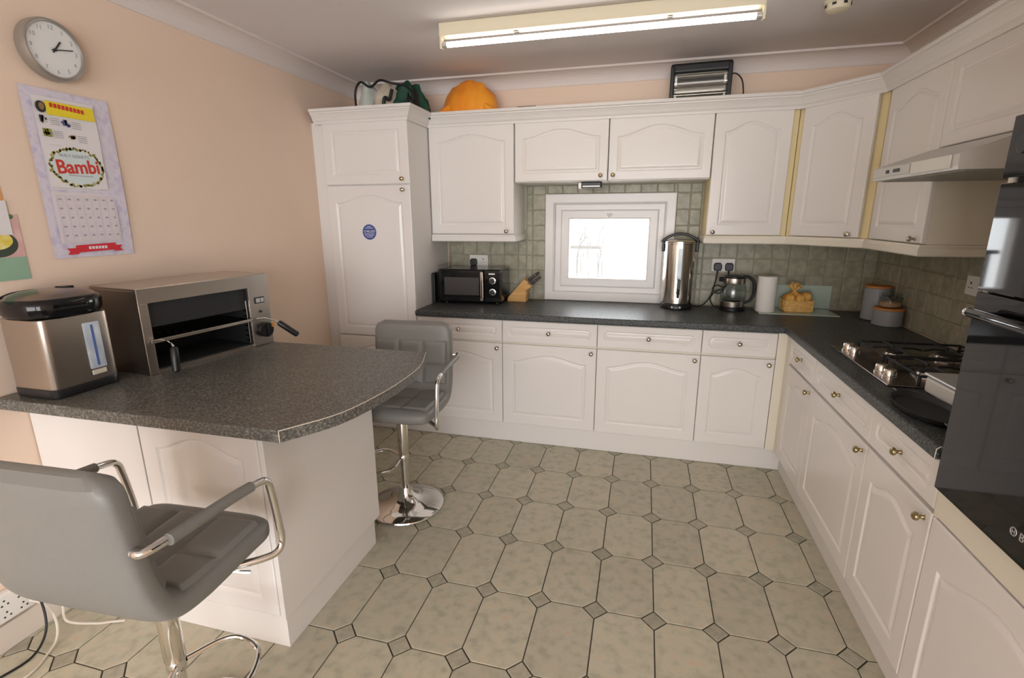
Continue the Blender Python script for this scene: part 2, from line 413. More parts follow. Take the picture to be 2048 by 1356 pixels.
# ------------------------------------------------------------------ cabinets
def offset_loop(pts, d):
    n = len(pts); out = []
    for i in range(n):
        a, b, c = Vector(pts[i-1]), Vector(pts[i]), Vector(pts[(i+1) % n])
        d1 = (b-a).normalized(); d2 = (c-b).normalized()
        n1 = Vector((-d1.y, d1.x)); n2 = Vector((-d2.y, d2.x)); m = (n1+n2)
        if m.length < 1e-6: m = n1.copy()
        m.normalize(); out.append(b+m*(d/max(.4, m.dot(n1))))
    return out
DC = {}
def door_mesh(wd, ht, arch=0., chamfer=0., fr=.058, m='white_gloss'):
    key = (round(wd, 4), round(ht, 4), arch, chamfer, fr, m)
    if key in DC: return DC[key]
    x0, x1, z0, z1 = fr, wd-fr, fr, ht-fr
    pan, outm = [], []
    if chamfer:
        c = chamfer
        pan = [(x0+c, z0), (x1-c, z0), (x1, z0+c), (x1, z1-c), (x1-c, z1), (x0+c, z1), (x0, z1-c), (x0, z0+c)]
        outm = [(x0+c, 0), (x1-c, 0), (wd, z0+c), (wd, z1-c), (x1-c, ht), (x0+c, ht), (0, z1-c), (0, z0+c)]
        corner = {1: (wd, 0), 3: (wd, ht), 5: (0, ht), 7: (0, 0)}
    else:
        pan = [(x0, z0), (x1, z0)]; outm = [(0, 0), (wd, 0)]; corner = {}
        if arch:
            N = 22; zs = z1-arch; pts = []
            for k in range(N+1):
                t = k/N; s = abs(2*t-1)
                y = 0. if s > .9 else (.45*.5*(1+math.cos(PI*s/.9))+.55*math.cos(PI/2*s/.9)**1.15)
                pts.append((x1+(x0-x1)*t, zs+arch*y))
            pan += pts; outm += [(wd if k == 0 else 0 if k == N else p[0], ht) for k, p in enumerate(pts)]
        else: pan += [(x1, z1), (x0, z1)]; outm += [(wd, ht), (0, ht)]
    mb = MB(); n = len(pan)
    cc = lambda p, e: (min(max(p[0], e), wd-e), min(max(p[1], e), ht-e))
    loops = [([cc(p, 0) for p in outm], .02), ([cc(p, 0) for p in outm], .004), ([cc(p, .0015) for p in outm], .0012), ([cc(p, .004) for p in outm], 0.), (pan, 0.)]
    for d, y in ((.003, .0015), (.006, .0045), (.010, .006), (.014, .0055), (.020, .003), (.027, .001), (.031, .0006)): loops.append((offset_loop(pan, d), y))
    verts = [(p[0], y, p[1]) for L, y in loops for p in L]; faces = []
    for i in range(len(loops)-1):
        for k in range(n):
            a = (i*n+k, i*n+(k+1) % n, (i+1)*n+(k+1) % n, (i+1)*n+k)
            faces.append(a)
    faces.append(tuple((len(loops)-1)*n+k for k in range(n)))
    vs = mb.add(verts, faces)
    if corner:   # chamfered field: the slab corners need their own triangles
        for li in range(0, 4):
            pass
        prev = None; cv = {}
        for li, (e, y) in enumerate(((0, .02), (0, .004), (.0015, .0012), (.004, 0.))):
            for ck, cp in corner.items(): cv[(li, ck)] = mb.bm.verts.new((min(max(cp[0], e), wd-e), y, min(max(cp[1], e), ht-e)))
        for ck in corner:
            a, b = ck, (ck+1) % n
            mb.bm.faces.new((vs[3*n+a], cv[(3, ck)], vs[3*n+b]))
            for li in range(3):
                mb.bm.faces.new((vs[li*n+a], cv[(li, ck)], cv[(li+1, ck)], vs[(li+1)*n+a])); mb.bm.faces.new((cv[(li, ck)], vs[li*n+b], vs[(li+1)*n+b], cv[(li+1, ck)]))
        # drop the straight skin strips that would bridge the corners on the rim
        mb.bm.faces.ensure_lookup_table()
        kill = []
        for f in mb.bm.faces:
            if len(f.verts) == 4:
                idx = [vs.index(v) if v in vs else -1 for v in f.verts]
                if min(idx) >= 0 and max(idx) < 4*n and any(set(q % n for q in idx) == {ck, (ck+1) % n} for ck in corner): kill.append(f)
        bmesh.ops.delete(mb.bm, geom=kill, context='FACES_ONLY')
    DC[key] = mb.mesh('door', m); return DC[key]
knob_prof = [(.0001, -.030), (.007, -.0295), (.012, -.026), (.0135, -.021), (.012, -.0165), (.007, -.013), (.005, -.009), (.006, -.004), (.0095, -.001), (.0095, 0.)]
KN = {k: MB().lathe([(r, y) for r, y in knob_prof], (0, 0, 0), 14, 'y').mesh('knob', k) for k in ('nickel', 'brass')}
def knob(parent, x, z, m='nickel'): return link('knob', KN[m], parent, (x, 0, z))
def front(cab, x0, z0, wd, ht, name='door', arch=.05, chamfer=0., fr=.058, kx=None, kz=None, km='nickel', tilt=0.):
    o = link(name, door_mesh(wd, ht, arch, chamfer, fr), cab, (x0, 0, z0))
    if tilt: o.rotation_euler = (0, 0, tilt)
    if kx is not None: knob(o, kx, kz, km)
    return o
def body(cab, wd, dp, z0, z1, m='white_satin', y0=.0205): return MB().box(.001, wd-.001, y0, dp, z0, z1).build('body', m, cab)
DZ0, DH, RZ0, RH = .155, .553, .722, .142
def base_cab(label, loc, rz, wd, kx, km='nickel', kdm='nickel', depth=.585, dmargin=0.0015):
    c = thing('base_cabinet', label, 'cabinet', loc, rz, 'base cabinets')
    body(c, wd, depth, .152, .868, 'cream_satin')
    front(c, dmargin, RZ0, wd-2*dmargin, RH, 'drawer', 0, .018, .036, (wd/2), RH/2, kdm)
    front(c, dmargin, DZ0, wd-2*dmargin, DH, 'door', .045 if wd > .5 else .04, 0, .062, kx, DH-.03, km)
    return c
B = [0., .5985, 1.212, 1.825, 2.2297]
labs = ['white base cabinet right beside the tall fridge housing, behind the far bar stool', 'white base cabinet under the knife block and the window\'s edge',
        'wide white base cabinet below the window and hot-water urn', 'narrow white base cabinet beneath the glass kettle, next to the inner corner']
for i in range(4):
    wd = B[i+1]-B[i]; base_cab(labs[i], (B[i], 0, 0), 0, wd, wd-.035)
RX = 2.2786
base_cab('white base cabinet with yellowed edge at the inner corner, left of the hob', (RX, -.06, 0), -PI/2, .4394, .40, 'brass', 'brass')
base_cab('white base cabinet with drawer directly below the gas hob', (RX, -.4994, 0), -PI/2, .6284, .59, 'brass', 'brass')
base_cab('white base cabinet with drawer beside the black built-in oven', (RX, -1.1278, 0), -PI/2, .4301, .395, 'brass', 'brass')
cp = tag(MB().box(2.2297+.001, RX+.02, .001, .03, .15, .868).box(RX+.0005, RX+.03, -.0595, .0, .15, .868).build('corner_post', 'cream_satin'), 'cream filler post where the two base runs meet', 'filler')

# tall fridge housing
tf = thing('fridge_housing', 'tall white built-in fridge housing by the peach wall', 'cabinet', (-.605, 0, 0))
body(tf, .603, .60, .152, 2.115)
front(tf, .002, .155, .600, .55, 'door', .05)
front(tf, .002, .710, .600, 1.006, 'door', .05, kx=.553, kz=.975)
front(tf, .002, 1.722, .600, .388, 'door', 0, kx=.553, kz=.03, km='brass')
fs = tag(MB().box(XL+.001, -.606, .03, .05, .0, 2.115).build('filler_strip', 'white_satin'), 'narrow filler strip between tall fridge housing and peach wall', 'filler')

stk = thing('fridge_sticker', 'round blue sticker on the tall fridge housing door', 'sticker', (-.311, -.0012, 1.419))
MB().cyl(.050, -.0006, -.0001, (0, 0, 0), 36, 'y').build('disc', 'sticker_blue', stk)
FR = Matrix.Rotation(PI/2, 4, 'X')
text('lettering', 'CHILLED', .0215, 'white_paper', stk, Matrix.Translation((0, -.0008, .004)) @ FR, .0003)
for zz, ww in ((.036, .014), (.026, .028), (-.012, .038), (-.021, .032), (-.032, .022)): MB().box(-ww, ww, -.0012, -.0007, zz-.0018, zz+.0018).build('small_print', 'lavender_paper', stk)

# wall cabinets, back run (door face y = .311)
UZ, UT = 1.40, 2.107
def wall_cab(label, loc, rz, wd, z0, dp=.305, kx=None, km='nickel', arch=.05, x0=.002, x1=None, kz=.012+.02, tilt=0., z1=2.115, bm='white_satin', fr=.058):
    c = thing('wall_cabinet', label, 'cabinet', loc, rz, 'wall cabinets')
    body(c, wd, dp, z0-.004, z1, bm)
    x1 = wd-.002 if x1 is None else x1
    front(c, x0, z0, x1-x0, UT-z0, 'door', arch, 0, fr, kx=None if kx is None else kx-x0, kz=kz if z0 < 1.5 else .03, km=km, tilt=tilt)
    return c
YW = .311
wall_cab('white wall cabinet above the microwave', (0.002, YW, 0), 0, .60, UZ, kx=.548, kz=.018, arch=.045)
wall_cab('short white wall cabinet over the left half of the window', (.606, YW, 0), 0, .606, 1.737, kx=.563, km='brass', arch=.05, fr=.05)
wall_cab('short white wall cabinet over the right half of the window', (1.214, YW, 0), 0, .611, 1.737, kx=.032, km='brass', arch=.06, fr=.05)
wall_cab('white wall cabinet over the kettle with a yellowed right edge', (1.827, YW, 0), 0, .452, UZ, kx=.036, kz=.018, x1=.418, bm='aged_cream')
# diagonal corner cabinet
P0, P1 = Vector((2.281, YW)), Vector((2.572, -.02))
dv = (P1-P0); L = dv.length; ang = math.atan2(dv.y, dv.x)
cc = thing('corner_wall_cabinet', 'diagonal white corner wall cabinet with door ajar and yellowed side strips', 'cabinet', (P0.x, P0.y, 0), ang)
Ri = Matrix.Rotation(-ang, 4, 'Z')
def toloc(x, y):
    v = Ri @ Vector((x-P0.x, y-P0.y, 0)); return (v.x, v.y)
MB().prism([(0.0, .0205), (L, .0205), toloc(2.585, -.018), toloc(2.897, -.018), toloc(2.897, YB-.01), toloc(2.283, YB-.01), toloc(2.283, YW+.025)], UZ-.004, 2.115).build('body', 'aged_cream', cc)
front(cc, .016, UZ, L-.052, UT-UZ, 'door', .05, 0, .058, kx=L-.052-.045, kz=.018, tilt=-.02)
UXR = 2.572
wall_cab('white wall cabinet on the hob wall, beyond the extractor hood', (UXR, -.024, 0), -PI/2, .552, UZ, dp=.325, kx=.50, kz=.018, x0=.035, bm='cream_satin')
wall_cab('short white wall cabinet directly above the extractor hood', (UXR, -.578, 0), -PI/2, .602, 1.775, dp=.325, arch=0.0, fr=.05)
wall_cab('short white wall cabinet between hood and oven tower', (UXR, -1.182, 0), -PI/2, .40, 1.775, dp=.325, arch=0.0, fr=.05)

# cornice, pelmets, plinths
cprof = [(0, 2.098), (.006, 2.098), (.009, 2.112), (.016, 2.120), (.024, 2.136), (.034, 2.150), (.042, 2.158), (.042, 2.163), (.052, 2.168), (.055, 2.176), (.052, 2.184), (.0, 2.184), (-.02, 2.184), (-.02, 2.1155), (0, 2.1155)]
cpath = [(-.655, -.001), (-.0, -.001), (-.0, YW-.001), (P0.x-.003, YW-.001), (UXR-.001, -.022), (UXR-.001, -1.575)]
tag(sweep(MB(), cprof, cpath).build('cabinet_cornice', 'white_satin'), 'white moulded cornice running along the cupboard tops', 'cornice')
pprof = [(-.02, 1.395), (.002, 1.395), (.004, 1.387), (.009, 1.380), (.009, 1.352), (.004, 1.347), (-.02, 1.347)]
tag(sweep(MB(), pprof, [(.003, YW), (.604, YW), (.604, YB-.012)]).build('cabinet_pelmet', 'white_satin'), 'white pelmet strip under the cabinet above the microwave', 'pelmet')
tag(sweep(MB(), pprof, [(1.826, YB-.012), (1.826, YW), (P0.x-.003, YW), (UXR, -.022), (UXR, -.577), (XR-.012, -.577)]).build('cabinet_pelmet', 'cream_satin'), 'cream pelmet strip under the corner cabinets over kettle and canisters', 'pelmet')
plp = [(0, 0.001), (.0, .149), (-.016, .149), (-.016, 0.001)]
tag(sweep(MB(), plp, [(-.69, .052), (RX+.052, .052), (RX+.052, -2.25)]).build('plinth_board', 'white_satin'), 'white plinth along the floor under both base cabinet runs', 'plinth')

# main worktop
wt = MB(); wt.prism([(.001, -.024), (RX-.03, -.024), (RX-.024, -.03), (RX-.024, -1.557), (XR-.012, -1.557), (XR-.012, YB-.012), (.001, YB-.012)], .870, .910, .009, bev_all=True)
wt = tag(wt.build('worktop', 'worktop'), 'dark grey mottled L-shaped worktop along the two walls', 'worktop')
MB().tube([(RX-.0235, -1.5575, .874), (RX-.0225, -1.5575, .903), (RX-.014, -1.5575, .9103), (RX+.04, -1.5575, .9103)], .0012, 6).build('edge_trim', 'edge_pale', wt)

# oven tower
ot = thing('oven_tower', 'tall cream housing unit around the black built-in oven', 'cabinet', (RX, -1.562, 0), -PI/2)
TW = .62
MB().box(0, .018, .0205, .60, .152, .71).box(0, .018, .0, .60, .71, 2.115).box(TW-.018, TW, 0, .60, .152, 2.115).box(.018, TW-.018, .58, .6, .152, 2.115).box(.018, TW-.018, .02, .58, .152, .17).box(.018, TW-.018, .02, .58, .735, .752).box(.018, TW-.018, .02, .58, 1.75, 1.768).box(.018, TW-.018, .02, .58, 2.097, 2.115).build('body', 'cream_satin', ot)
MB().box(.0, TW-.002, -.002, .018, .712, .794, .006).build('rail', 'cream_satin', ot)
front(ot, .0, .155, TW-.002, .55, 'door', .06, 0, .065)
front(ot, .004, 1.775, TW-.008, .33, 'door', 0, 0, .05)
ov = thing('built_in_oven', 'black glass built-in oven in the tall housing', 'oven', (RX, -1.562, 0), -PI/2)
ox0, ox1 = .012, TW-.012
MB().box(.03, TW-.03, .002, .5, .81, 1.74).build('body', 'black_matt', ov)
od = MB().box(ox0, ox1, -.020, 0, .80, 1.335, .003).build('oven_door', 'black_glass', ov)
MB().cyl(.011, ox0+.05, ox1-.05, (0, -.055, 1.29), 14, 'x', .002).cyl(.008, -.055, -.02, (ox0+.09, 0, 1.29), 10, 'y').cyl(.008, -.055, -.02, (ox1-.09, 0, 1.29), 10, 'y').build('handle', 'black_gloss', od)
MB().box(ox0, ox1, -.020, 0, 1.339, 1.588, .003).build('upper_door', 'black_glass', ov)
MB().cyl(.0112, ox0+.044, ox0+.056, (0, -.055, 1.29), 14, 'x', .002).build('handle_cap', 'chrome', ov)
MB().box(ox0, ox1, -.020, 0, 1.60, 1.735, .003).build('control_panel', 'black_gloss', ov)
for kx in (.10, .52): MB().cyl(.02, -.045, -.02, (kx, 0, 1.665), 20, 'y', .003).build('control_knob', 'black_plastic', ov)
MB().box(.23, .39, -.0212, -.02, 1.645, 1.69).build('display', 'gauge_blue', ov)
FR = Matrix.Rotation(PI/2, 4, 'X')     # text plane facing -y
em = MB()
ec = (.306, -.0208, .860)
em.tube([(ec[0]+.009*math.cos(a), ec[1], ec[2]+.009*math.sin(a)) for a in [2*PI*k/24 for k in range(24)]], .0010, 6, True)
em.box(ec[0]-.0045, ec[0]-.003, ec[1]-.0006, ec[1], ec[2]-.0055, ec[2]+.0055).box(ec[0]+.003, ec[0]+.0045, ec[1]-.0006, ec[1], ec[2]-.0055, ec[2]+.0055).box(ec[0]-.003, ec[0]+.003, ec[1]-.0006, ec[1], ec[2]-.001, ec[2]+.001)
em.build('emblem', 'silver_plastic', od)
text('lettering', 'BOSCH', .026, 'silver_plastic', od, Matrix.Translation((ec[0]+.017, -.0208, ec[2])) @ FR, align='LEFT')

# peninsula
pw = MB()
pen_end = bez([(.450, -1.905), (.500, -1.85), (.545, -1.75), (.578, -1.60), (.590, -1.45), (.588, -1.30), (.570, -1.16), (.530, -1.03), (.510, -.995)], 4)[:-1]
pen_end = [(p.x, p.y) for p in bez([Vector((.452, -1.905, 0)), Vector((.545, -1.75, 0)), Vector((.582, -1.58, 0)), Vector((.592, -1.40, 0)), Vector((.578, -1.20, 0)), Vector((.512, -.992, 0))], 6)]
pw.prism([(XL+.001, -1.915)]+pen_end+[(XL+.001, -.985)], .870, .910, .004, bev_all=True)
pn = tag(pw.build('peninsula_worktop', 'pen_worktop_reflect'), 'dark grey speckled breakfast-bar worktop with a curved end', 'worktop')
MB().tube([(pen_end[0][0]+.001, pen_end[0][1], .873), (pen_end[0][0]+.001, pen_end[0][1]-.0005, .906)]+[(x+.0005, y, .9095) for x, y in pen_end], .0016, 6).build('edge_trim', 'edge_pale', pn)
pc = thing('peninsula_cabinet', 'white cabinet carrying the breakfast bar', 'cabinet', (XL, -1.83, 0))
ex = .32-XL
MB().box(.012, ex-.022, .021, .64, .152, .868).build('body', 'white_satin', pc)
MB().box(ex-.02, ex, .0, .655, .145, .868, .002).build('end_panel', 'white_satin', pc)
MB().box(.004, .506, .001, .02, .155, .868, .002).build('blank_panel', 'white_satin', pc)
front(pc, .512, .155, ex-.022-.514, .712, 'door', .05, 0, .062)
tag(sweep(MB(), plp, [(XL+.02, -1.803), (.298, -1.803), (.298, -1.19), (XL+.02, -1.19)]).build('plinth_board', 'white_satin'), 'white plinth at the foot of the breakfast bar', 'plinth')

# ------------------------------------------------------------------ extractor hood, ceiling fittings, sockets
HZ = 1.65
hd = thing('extractor_hood', 'pale grey visor extractor hood above the gas hob', 'extractor hood', (XR-.012, -.582, 0), -PI/2)
# local x = along wall, local y = into wall; wall at y=0 ; lip at y=-.53
def hprof(mb, x0, x1, pts):
    n = len(pts); mb.add([(x0, y, z) for y, z in pts]+[(x1, y, z) for y, z in pts], [(i, (i+1) % n, n+(i+1) % n, n+i) for i in range(n)]+[tuple(range(n))[::-1], tuple(range(n, 2*n))]); return mb
hprof(MB(), 0, .598, [(-.528, HZ), (-.53, HZ+.012), (-.53, HZ+.046), (-.520, HZ+.052), (-.345, HZ+.115), (-.005, HZ+.115), (-.005, HZ)]).build('canopy', 'hood_grey', hd)
MB().box(.02, .578, -.50, -.02, HZ-.004, HZ-.0002).build('filter_panel', 'hood_dark', hd)
MB().box(.02, .30, -.534, -.5302, HZ+.012, HZ+.044, .001).build('control_strip', 'hood_grey', hd)
MB().box(.13, .15, -.538, -.5342, HZ+.022, HZ+.034, .001).build('switch', 'black_plastic', hd)
MB().box(.19, .235, -.538, -.5342, HZ+.022, HZ+.034, .001).build('switch', 'black_plastic', hd)
MB().box(.32, .56, -.536, -.5302, HZ+.006, HZ+.046, .002).build('light_cover', 'pale_plastic', hd)

lt = thing('fluorescent_light', 'long cream fluorescent batten on the ceiling', 'light', (1.157, -.395, ZC))
MB().box(-.755, .755, -.03, .03, -.062, -.001, .004).build('batten', 'batten_cream', lt)
for s in (-1, 1):
    MB().box(s*.752-.006, s*.752+.006, -.016, .016, -.115, -.055, .003).build('lamp_holder', 'batten_cream', lt)
    MB().box(s*.36-.012, s*.36+.012, -.012, .012, -.070, -.0625, .002).build('clip', 'steel_dark', lt)
MB().lathe([(.006, -.744), (.0125, -.742), (.013, -.735), (.013, .735), (.0125, .742), (.006, .744)], (0, 0, -.095), 18, 'x').build('tube', 'tube_glass', lt)
for s in (-1, 1): MB().cyl(.0134, min(s*.745, s*.722), max(s*.745, s*.722), (0, 0, -.095), 16, 'x').build('tube_cap', 'silver_plastic', lt)
sm = thing('smoke_alarm', 'round cream smoke alarm on the ceiling', 'smoke alarm', (2.25, -.20, ZC))
MB().lathe([(.058, -.001), (.058, -.012), (.052, -.016)], (0, 0, 0), 32).build('base', 'batten_cream', sm)
MB().lathe([(.050, -.014), (.050, -.03), (.045, -.042), (.030, -.047), (.0001, -.047)], (0, 0, 0), 32).build('cover', 'batten_cream', sm)
for k in range(7):
    a = 2*PI*k/7+.3; M = Matrix.Rotation(a, 4, 'Z')
    MB().box(-.008, .008, -.052, -.0495, -.029, -.019, M=M).build('vent', 'print_black', sm)

def socket(label, loc, rz, plugs=()):
    s = thing('wall_socket', label, 'socket', loc, rz, 'double wall sockets')
    MB().box(-.073, .073, -.009, -.0005, -.043, .043, .003).build('plate', 'white_plastic', s)
    for sx in (-.036, .036):
        MB().box(sx-.004, sx+.004, -.0102, -.0088, .006, .016).build('pin_hole', 'print_black', s)
        MB().box(sx-.014, sx-.007, -.0102, -.0088, -.012, -.008).build('pin_hole', 'print_black', s)
        MB().box(sx+.007, sx+.014, -.0102, -.0088, -.012, -.008).build('pin_hole', 'print_black', s)
        k = .012 if sx > 0 else -.012
        MB().box(k-.006, k+.006, -.0125, -.0088, .018, .034, .001).build('rocker', 'white_plastic', s)
    return s
def plug(label, loc, rz=0):
    p = thing('mains_plug', label, 'plug', loc, rz, 'black mains plugs')
    MB().prism([(-.02, -.026), (.02, -.026), (.025, -.012), (.025, .014), (.016, .026), (-.016, .026), (-.025, .014), (-.025, -.012)], -.0, .03, .006, M=Matrix.Rotation(PI/2, 4, 'X')).build('body', 'black_plastic', p)
    MB().tube([(0, -.015, -.024), (0, -.016, -.045)], .005, 8).build('strain_relief', 'cord_black', p)
YT = YB-.010
socket('white double socket on the tiles behind the microwave', (.249, YT, 1.19), 0)
socket('white double socket with two black plugs behind the kettle', (1.988, YT, 1.19), 0)
socket('empty white double socket on the tiles above the hob', (XR-.010, -.42, 1.21), -PI/2)
plug('black plug behind the microwave top', (.213, YT-.0105, 1.18)); plug('black plug nearer the urn', (1.952, YT-.0105, 1.18)); plug('black plug above the glass kettle', (2.024, YT-.0105, 1.18))
tag(MB().tube(bez([(1.952, YT-.026, 1.14), (1.945, YT-.03, 1.08), (1.92, .55, .99), (1.88, .53, .935), (1.84, .515, .916), (1.802, .49, .924)], 6), .0042, 8).build('power_cord', 'cord_black'), 'black power cord running from socket to the steel urn', 'cord')
tag(MB().tube(bez([(2.024, YT-.026, 1.14), (2.01, .56, 1.05), (1.955, .575, 1.055), (1.93, .57, 1.03), (1.965, .565, 1.00), (2.0, .565, 1.03), (1.96, .572, 1.02), (1.92, .565, .97), (1.94, .558, .92), (1.975, .545, .9155)], 6), .0038, 8).build('power_cord', 'cord_black'), 'coiled black power cord running down to the glass kettle', 'cord')
dvc = thing('cabinet_light', 'small black and silver lamp fixed under the short cupboards over the window', 'lamp', (1.10, .36, 1.7325))
MB().box(-.055, .075, -.03, .03, -.040, -.001, .006).build('body', 'black_plastic', dvc); MB().box(-.075, -.05, -.028, .028, -.045, -.004, .004).build('end_cap', 'silver_plastic', dvc); MB().box(-.045, .065, -.032, -.0295, -.034, -.026).build('silver_strip', 'silver_plastic', dvc)

# ------------------------------------------------------------------ bar stools
def stool(label, loc, rz, foot, seat_z=.60):
    """local +y is forward"""
    s = thing('bar_stool', label, 'stool', loc, rz, 'grey padded bar stools')
    dz = seat_z-.60
    cl = bez([(0, .205, .572+dz), (0, .10, .570+dz), (0, -.06, .562+dz), (0, -.145, .582+dz), (0, -.188, .66+dz), (0, -.207, .80+dz), (0, -.222, .958+dz)], 9)
    n = len(cl); W, H = .222, .072
    L = [0.]
    for i in range(1, n): L.append(L[-1]+(cl[i]-cl[i-1]).length)
    fr = []
    for i in range(n):
        t = (cl[min(i+1, n-1)]-cl[max(i-1, 0)]).normalized(); fr.append((cl[i], t, Vector((0, t.z, -t.y)) if False else Vector((1, 0, 0)).cross(t)*-1))
    def endf(i, r):
        d = min(L[i], L[-1]-L[i]); return 1. if d > r else math.sqrt(max(0., 1-((r-d)/r)**2))
    def nrm(i):
        v = fr[i][2]
        return v if True else -v
    # make the normal point to the sitter (up on the seat, forward on the back)
    sgn = 1 if fr[2][2].z > 0 else -1
    m = 44; verts, faces = [], []
    for i in range(n):
        p, t, nv = fr[i]; nv = nv*sgn
        w = W-.05*(1-endf(i, .06)); h = H*(.35+.65*endf(i, .035))
        if L[i] > .45*L[-1]: w -= .006*(L[i]/L[-1]-.45)/.55
        for k in range(m):
            a = 2*PI*k/m; ca, sa = math.cos(a), math.sin(a)
            x = w*math.copysign(abs(ca)**(2/7), ca); y = h/2*math.copysign(abs(sa)**(2/3.2), sa)
            verts.append(p+Vector((x, 0, 0))+nv*y)
    for i in range(n-1):
        for k in range(m): faces.append((i*m+k, i*m+(k+1) % m, (i+1)*m+(k+1) % m, (i+1)*m+k))
    faces += [tuple(range(m))[::-1], tuple((n-1)*m+k for k in range(m))]
    mb = MB(); mb.add(verts, faces, True); mb.build('shell', 'grey_leather', s)
    # quilted pads
    def pad(name, i0, i1, rows):
        nu, nvv = 34, (i1-i0)*3+1
        def P(u, v):
            f = i0+(i1-i0)*v; i = min(int(f), n-2); q = f-i
            p = fr[i][0].lerp(fr[i+1][0], q); nv = (fr[i][2].lerp(fr[i+1][2], q)*sgn).normalized()
            x = (u*2-1)*(W-.018)
            lu = (u*3) % 1.; du = min(lu, 1-lu)*(2*W/3); vv = (v*rows) % 1.; dvv = min(vv, 1-vv)*((L[i1]-L[i0])/rows)
            e = min(du, dvv) if rows > 1 else du
            edge = min(u, 1-u)*2*W; ve = min(v, 1-v)*(L[i1]-L[i0]); ed = min(edge, ve)
            puff = .011*(1-math.exp(-(e/.010)**1.5))-.012*math.exp(-(ed/.006)**2)
            return p+Vector((x, 0, 0))+nv*(H/2+puff-.001)
        g = MB(); g.grid(P, nu, nvv); g.build(name, 'grey_leather', s)
    pad('seat_pad', 4, 24, 2); pad('back_pad', 32, n-6, 2)
    for sx in (-1, 1):
        x = sx*(W+.034)
        arm = bez([(x-sx*.040, -.215, .782+dz), (x-sx*.008, -.200, .784+dz), (x, .0, .776+dz), (x, .105, .765+dz), (x, .142, .752+dz), (x, .155, .715+dz), (x, .170, .60+dz), (x, .172, .545+dz), (x-sx*.005, .155, .518+dz), (x-sx*.03, .12, .515+dz), (x-sx*.10, .06, .520+dz)], 6)
        o = MB().tube(arm, .0105, 12).build('arm', 'chrome', s)
        MB().tube(bez([(x, -.165, .784+dz), (x, 0, .776+dz), (x, .085, .768+dz)], 6), .0145, 12).build('arm_pad', 'grey_leather', o)
    MB().box(-.08, .08, -.09, .07, .517+dz, .530+dz, .003).build('seat_plate', 'steel_dark', s)
    MB().cyl(.0275, .30, .522+dz, (0, 0, 0), 24, bev=.002).build('sleeve', 'polished_steel', s)
    MB().cyl(.019, .07, .31, (0, 0, 0), 20).build('stem', 'chrome', s)
    MB().lathe([(.0001, .001), (.197, .001), (.200, .005), (.198, .011), (.185, .017), (.14, .024), (.095, .034), (.062, .05), (.042, .074), (.034, .10), (.030, .112), (.0, .112)], (0, 0, 0), 48).build('base', 'chrome', s)
    fa = foot; M = Matrix.Rotation(fa, 4, 'Z')
    ring = [M @ Vector(p) for p in bez([(.018, -.018, .285), (.06, -.10, .28), (.11, -.125, .277), (.19, -.10, .273), (.235, 0, .272), (.19, .10, .273), (.11, .125, .277), (.06, .10, .28), (.018, .018, .285)], 7)]
    MB().tube(ring, .008, 10).build('footrest', 'chrome', s)
    MB().cyl(.026, .265, .30, (0, 0, 0), 20, bev=.002).build('collar', 'chrome', s)
    lv = MB().tube([(.02, .02, .515+dz), (.15, .06, .508+dz), (.215, .085, .498+dz)], .0045, 8); lv.build('height_lever', 'chrome', s)
    return s
stool('grey padded bar stool in the foreground, seen from behind', (.232, -2.160, 0), .045, -.05, .655)
stool('grey padded bar stool behind the breakfast bar, facing the bar', (.292, -.85, 0), PI+.06, .5, .615)

# ------------------------------------------------------------------ breakfast bar appliances
# grill oven
ga = math.atan2(-.322+.403, -1.01+1.583)           # turn of its front line from +y
gr = thing('grill_oven', 'open stainless steel salamander grill on the breakfast bar', 'grill', (-.402, -1.583, .9105), PI/2-ga)
GW, GD, GH = .60, .285, .345      # local x along front, local y to the wall (back), front at y=0
MB().box(0, GW, 0, GD, GH-.012, GH, .003).box(0, .014, .0, GD, .0, GH-.01, .002).box(GW-.014, GW, 0, GD, 0, GH-.01, .002).box(.01, GW-.01, GD-.012, GD, 0, GH-.01).box(.01, GW-.01, .004, GD, .0, .014).build('casing', 'steel', gr)
MB().box(.0, GW, -.004, .012, GH-.062, GH-.002, .002).build('top_fascia', 'steel', gr)
MB().box(.0, .036, -.004, .01, .0, GH-.06, .002).build('side_fascia', 'steel', gr)
cpn = MB().box(GW-.112, GW, -.004, .012, .0, GH-.06, .002).build('control_panel', 'steel', gr)
MB().box(GW-.085, GW-.030, -.007, -.0035, .205, .235, .001).build('rating_plate', 'print_black', cpn)
MB().box(GW-.078, GW-.056, -.0085, -.0065, .210, .230).build('plate_mark', 'silver_plastic', cpn)
MB().box(GW-.052, GW-.034, -.0085, -.0065, .210, .230).build('plate_mark', 'silver_plastic', cpn)
MB().cyl(.006, -.010, -.004, (GW-.058, 0, .165), 12, 'y').build('indicator', 'print_black', cpn)
MB().cyl(.036, -.034, -.004, (GW-.052, 0, .075), 28, 'y', .004).box(GW-.056, GW-.048, -.042, -.03, .045, .105, .002).build('dial', 'black_plastic', cpn)
MB().box(GW-.03, GW-.018, -.037, -.034, .085, .105, .001).build('dial_mark', 'amber', cpn)
MB().box(.036, GW-.112, GD-.016, GD-.012, .014, GH-.014).box(.0145, .018, .012, GD-.014, .014, GH-.014).box(GW-.115, GW-.111, .012, GD-.014, .014, GH-.014).box(.015, GW-.112, .014, GD-.014, GH-.020, GH-.0125).box(.015, GW-.112, .0125, GD-.014, .0145, .018).build('liner', 'black_matt', gr)
MB().box(.040, GW-.118, .018, .025, .185, GH-.062).build('heat_shield', 'iron', gr)
for k in range(6): MB().tube([(.045, .05+.035*k, .225), (GW-.12, .05+.035*k, .225)], .006, 8).build('heating_element', 'iron', gr)
for k in range(8): MB().box(GW-.122, GW-.1155, .014, .034, .03+.024*k, .036+.024*k).build('rack_support', 'chrome', gr)
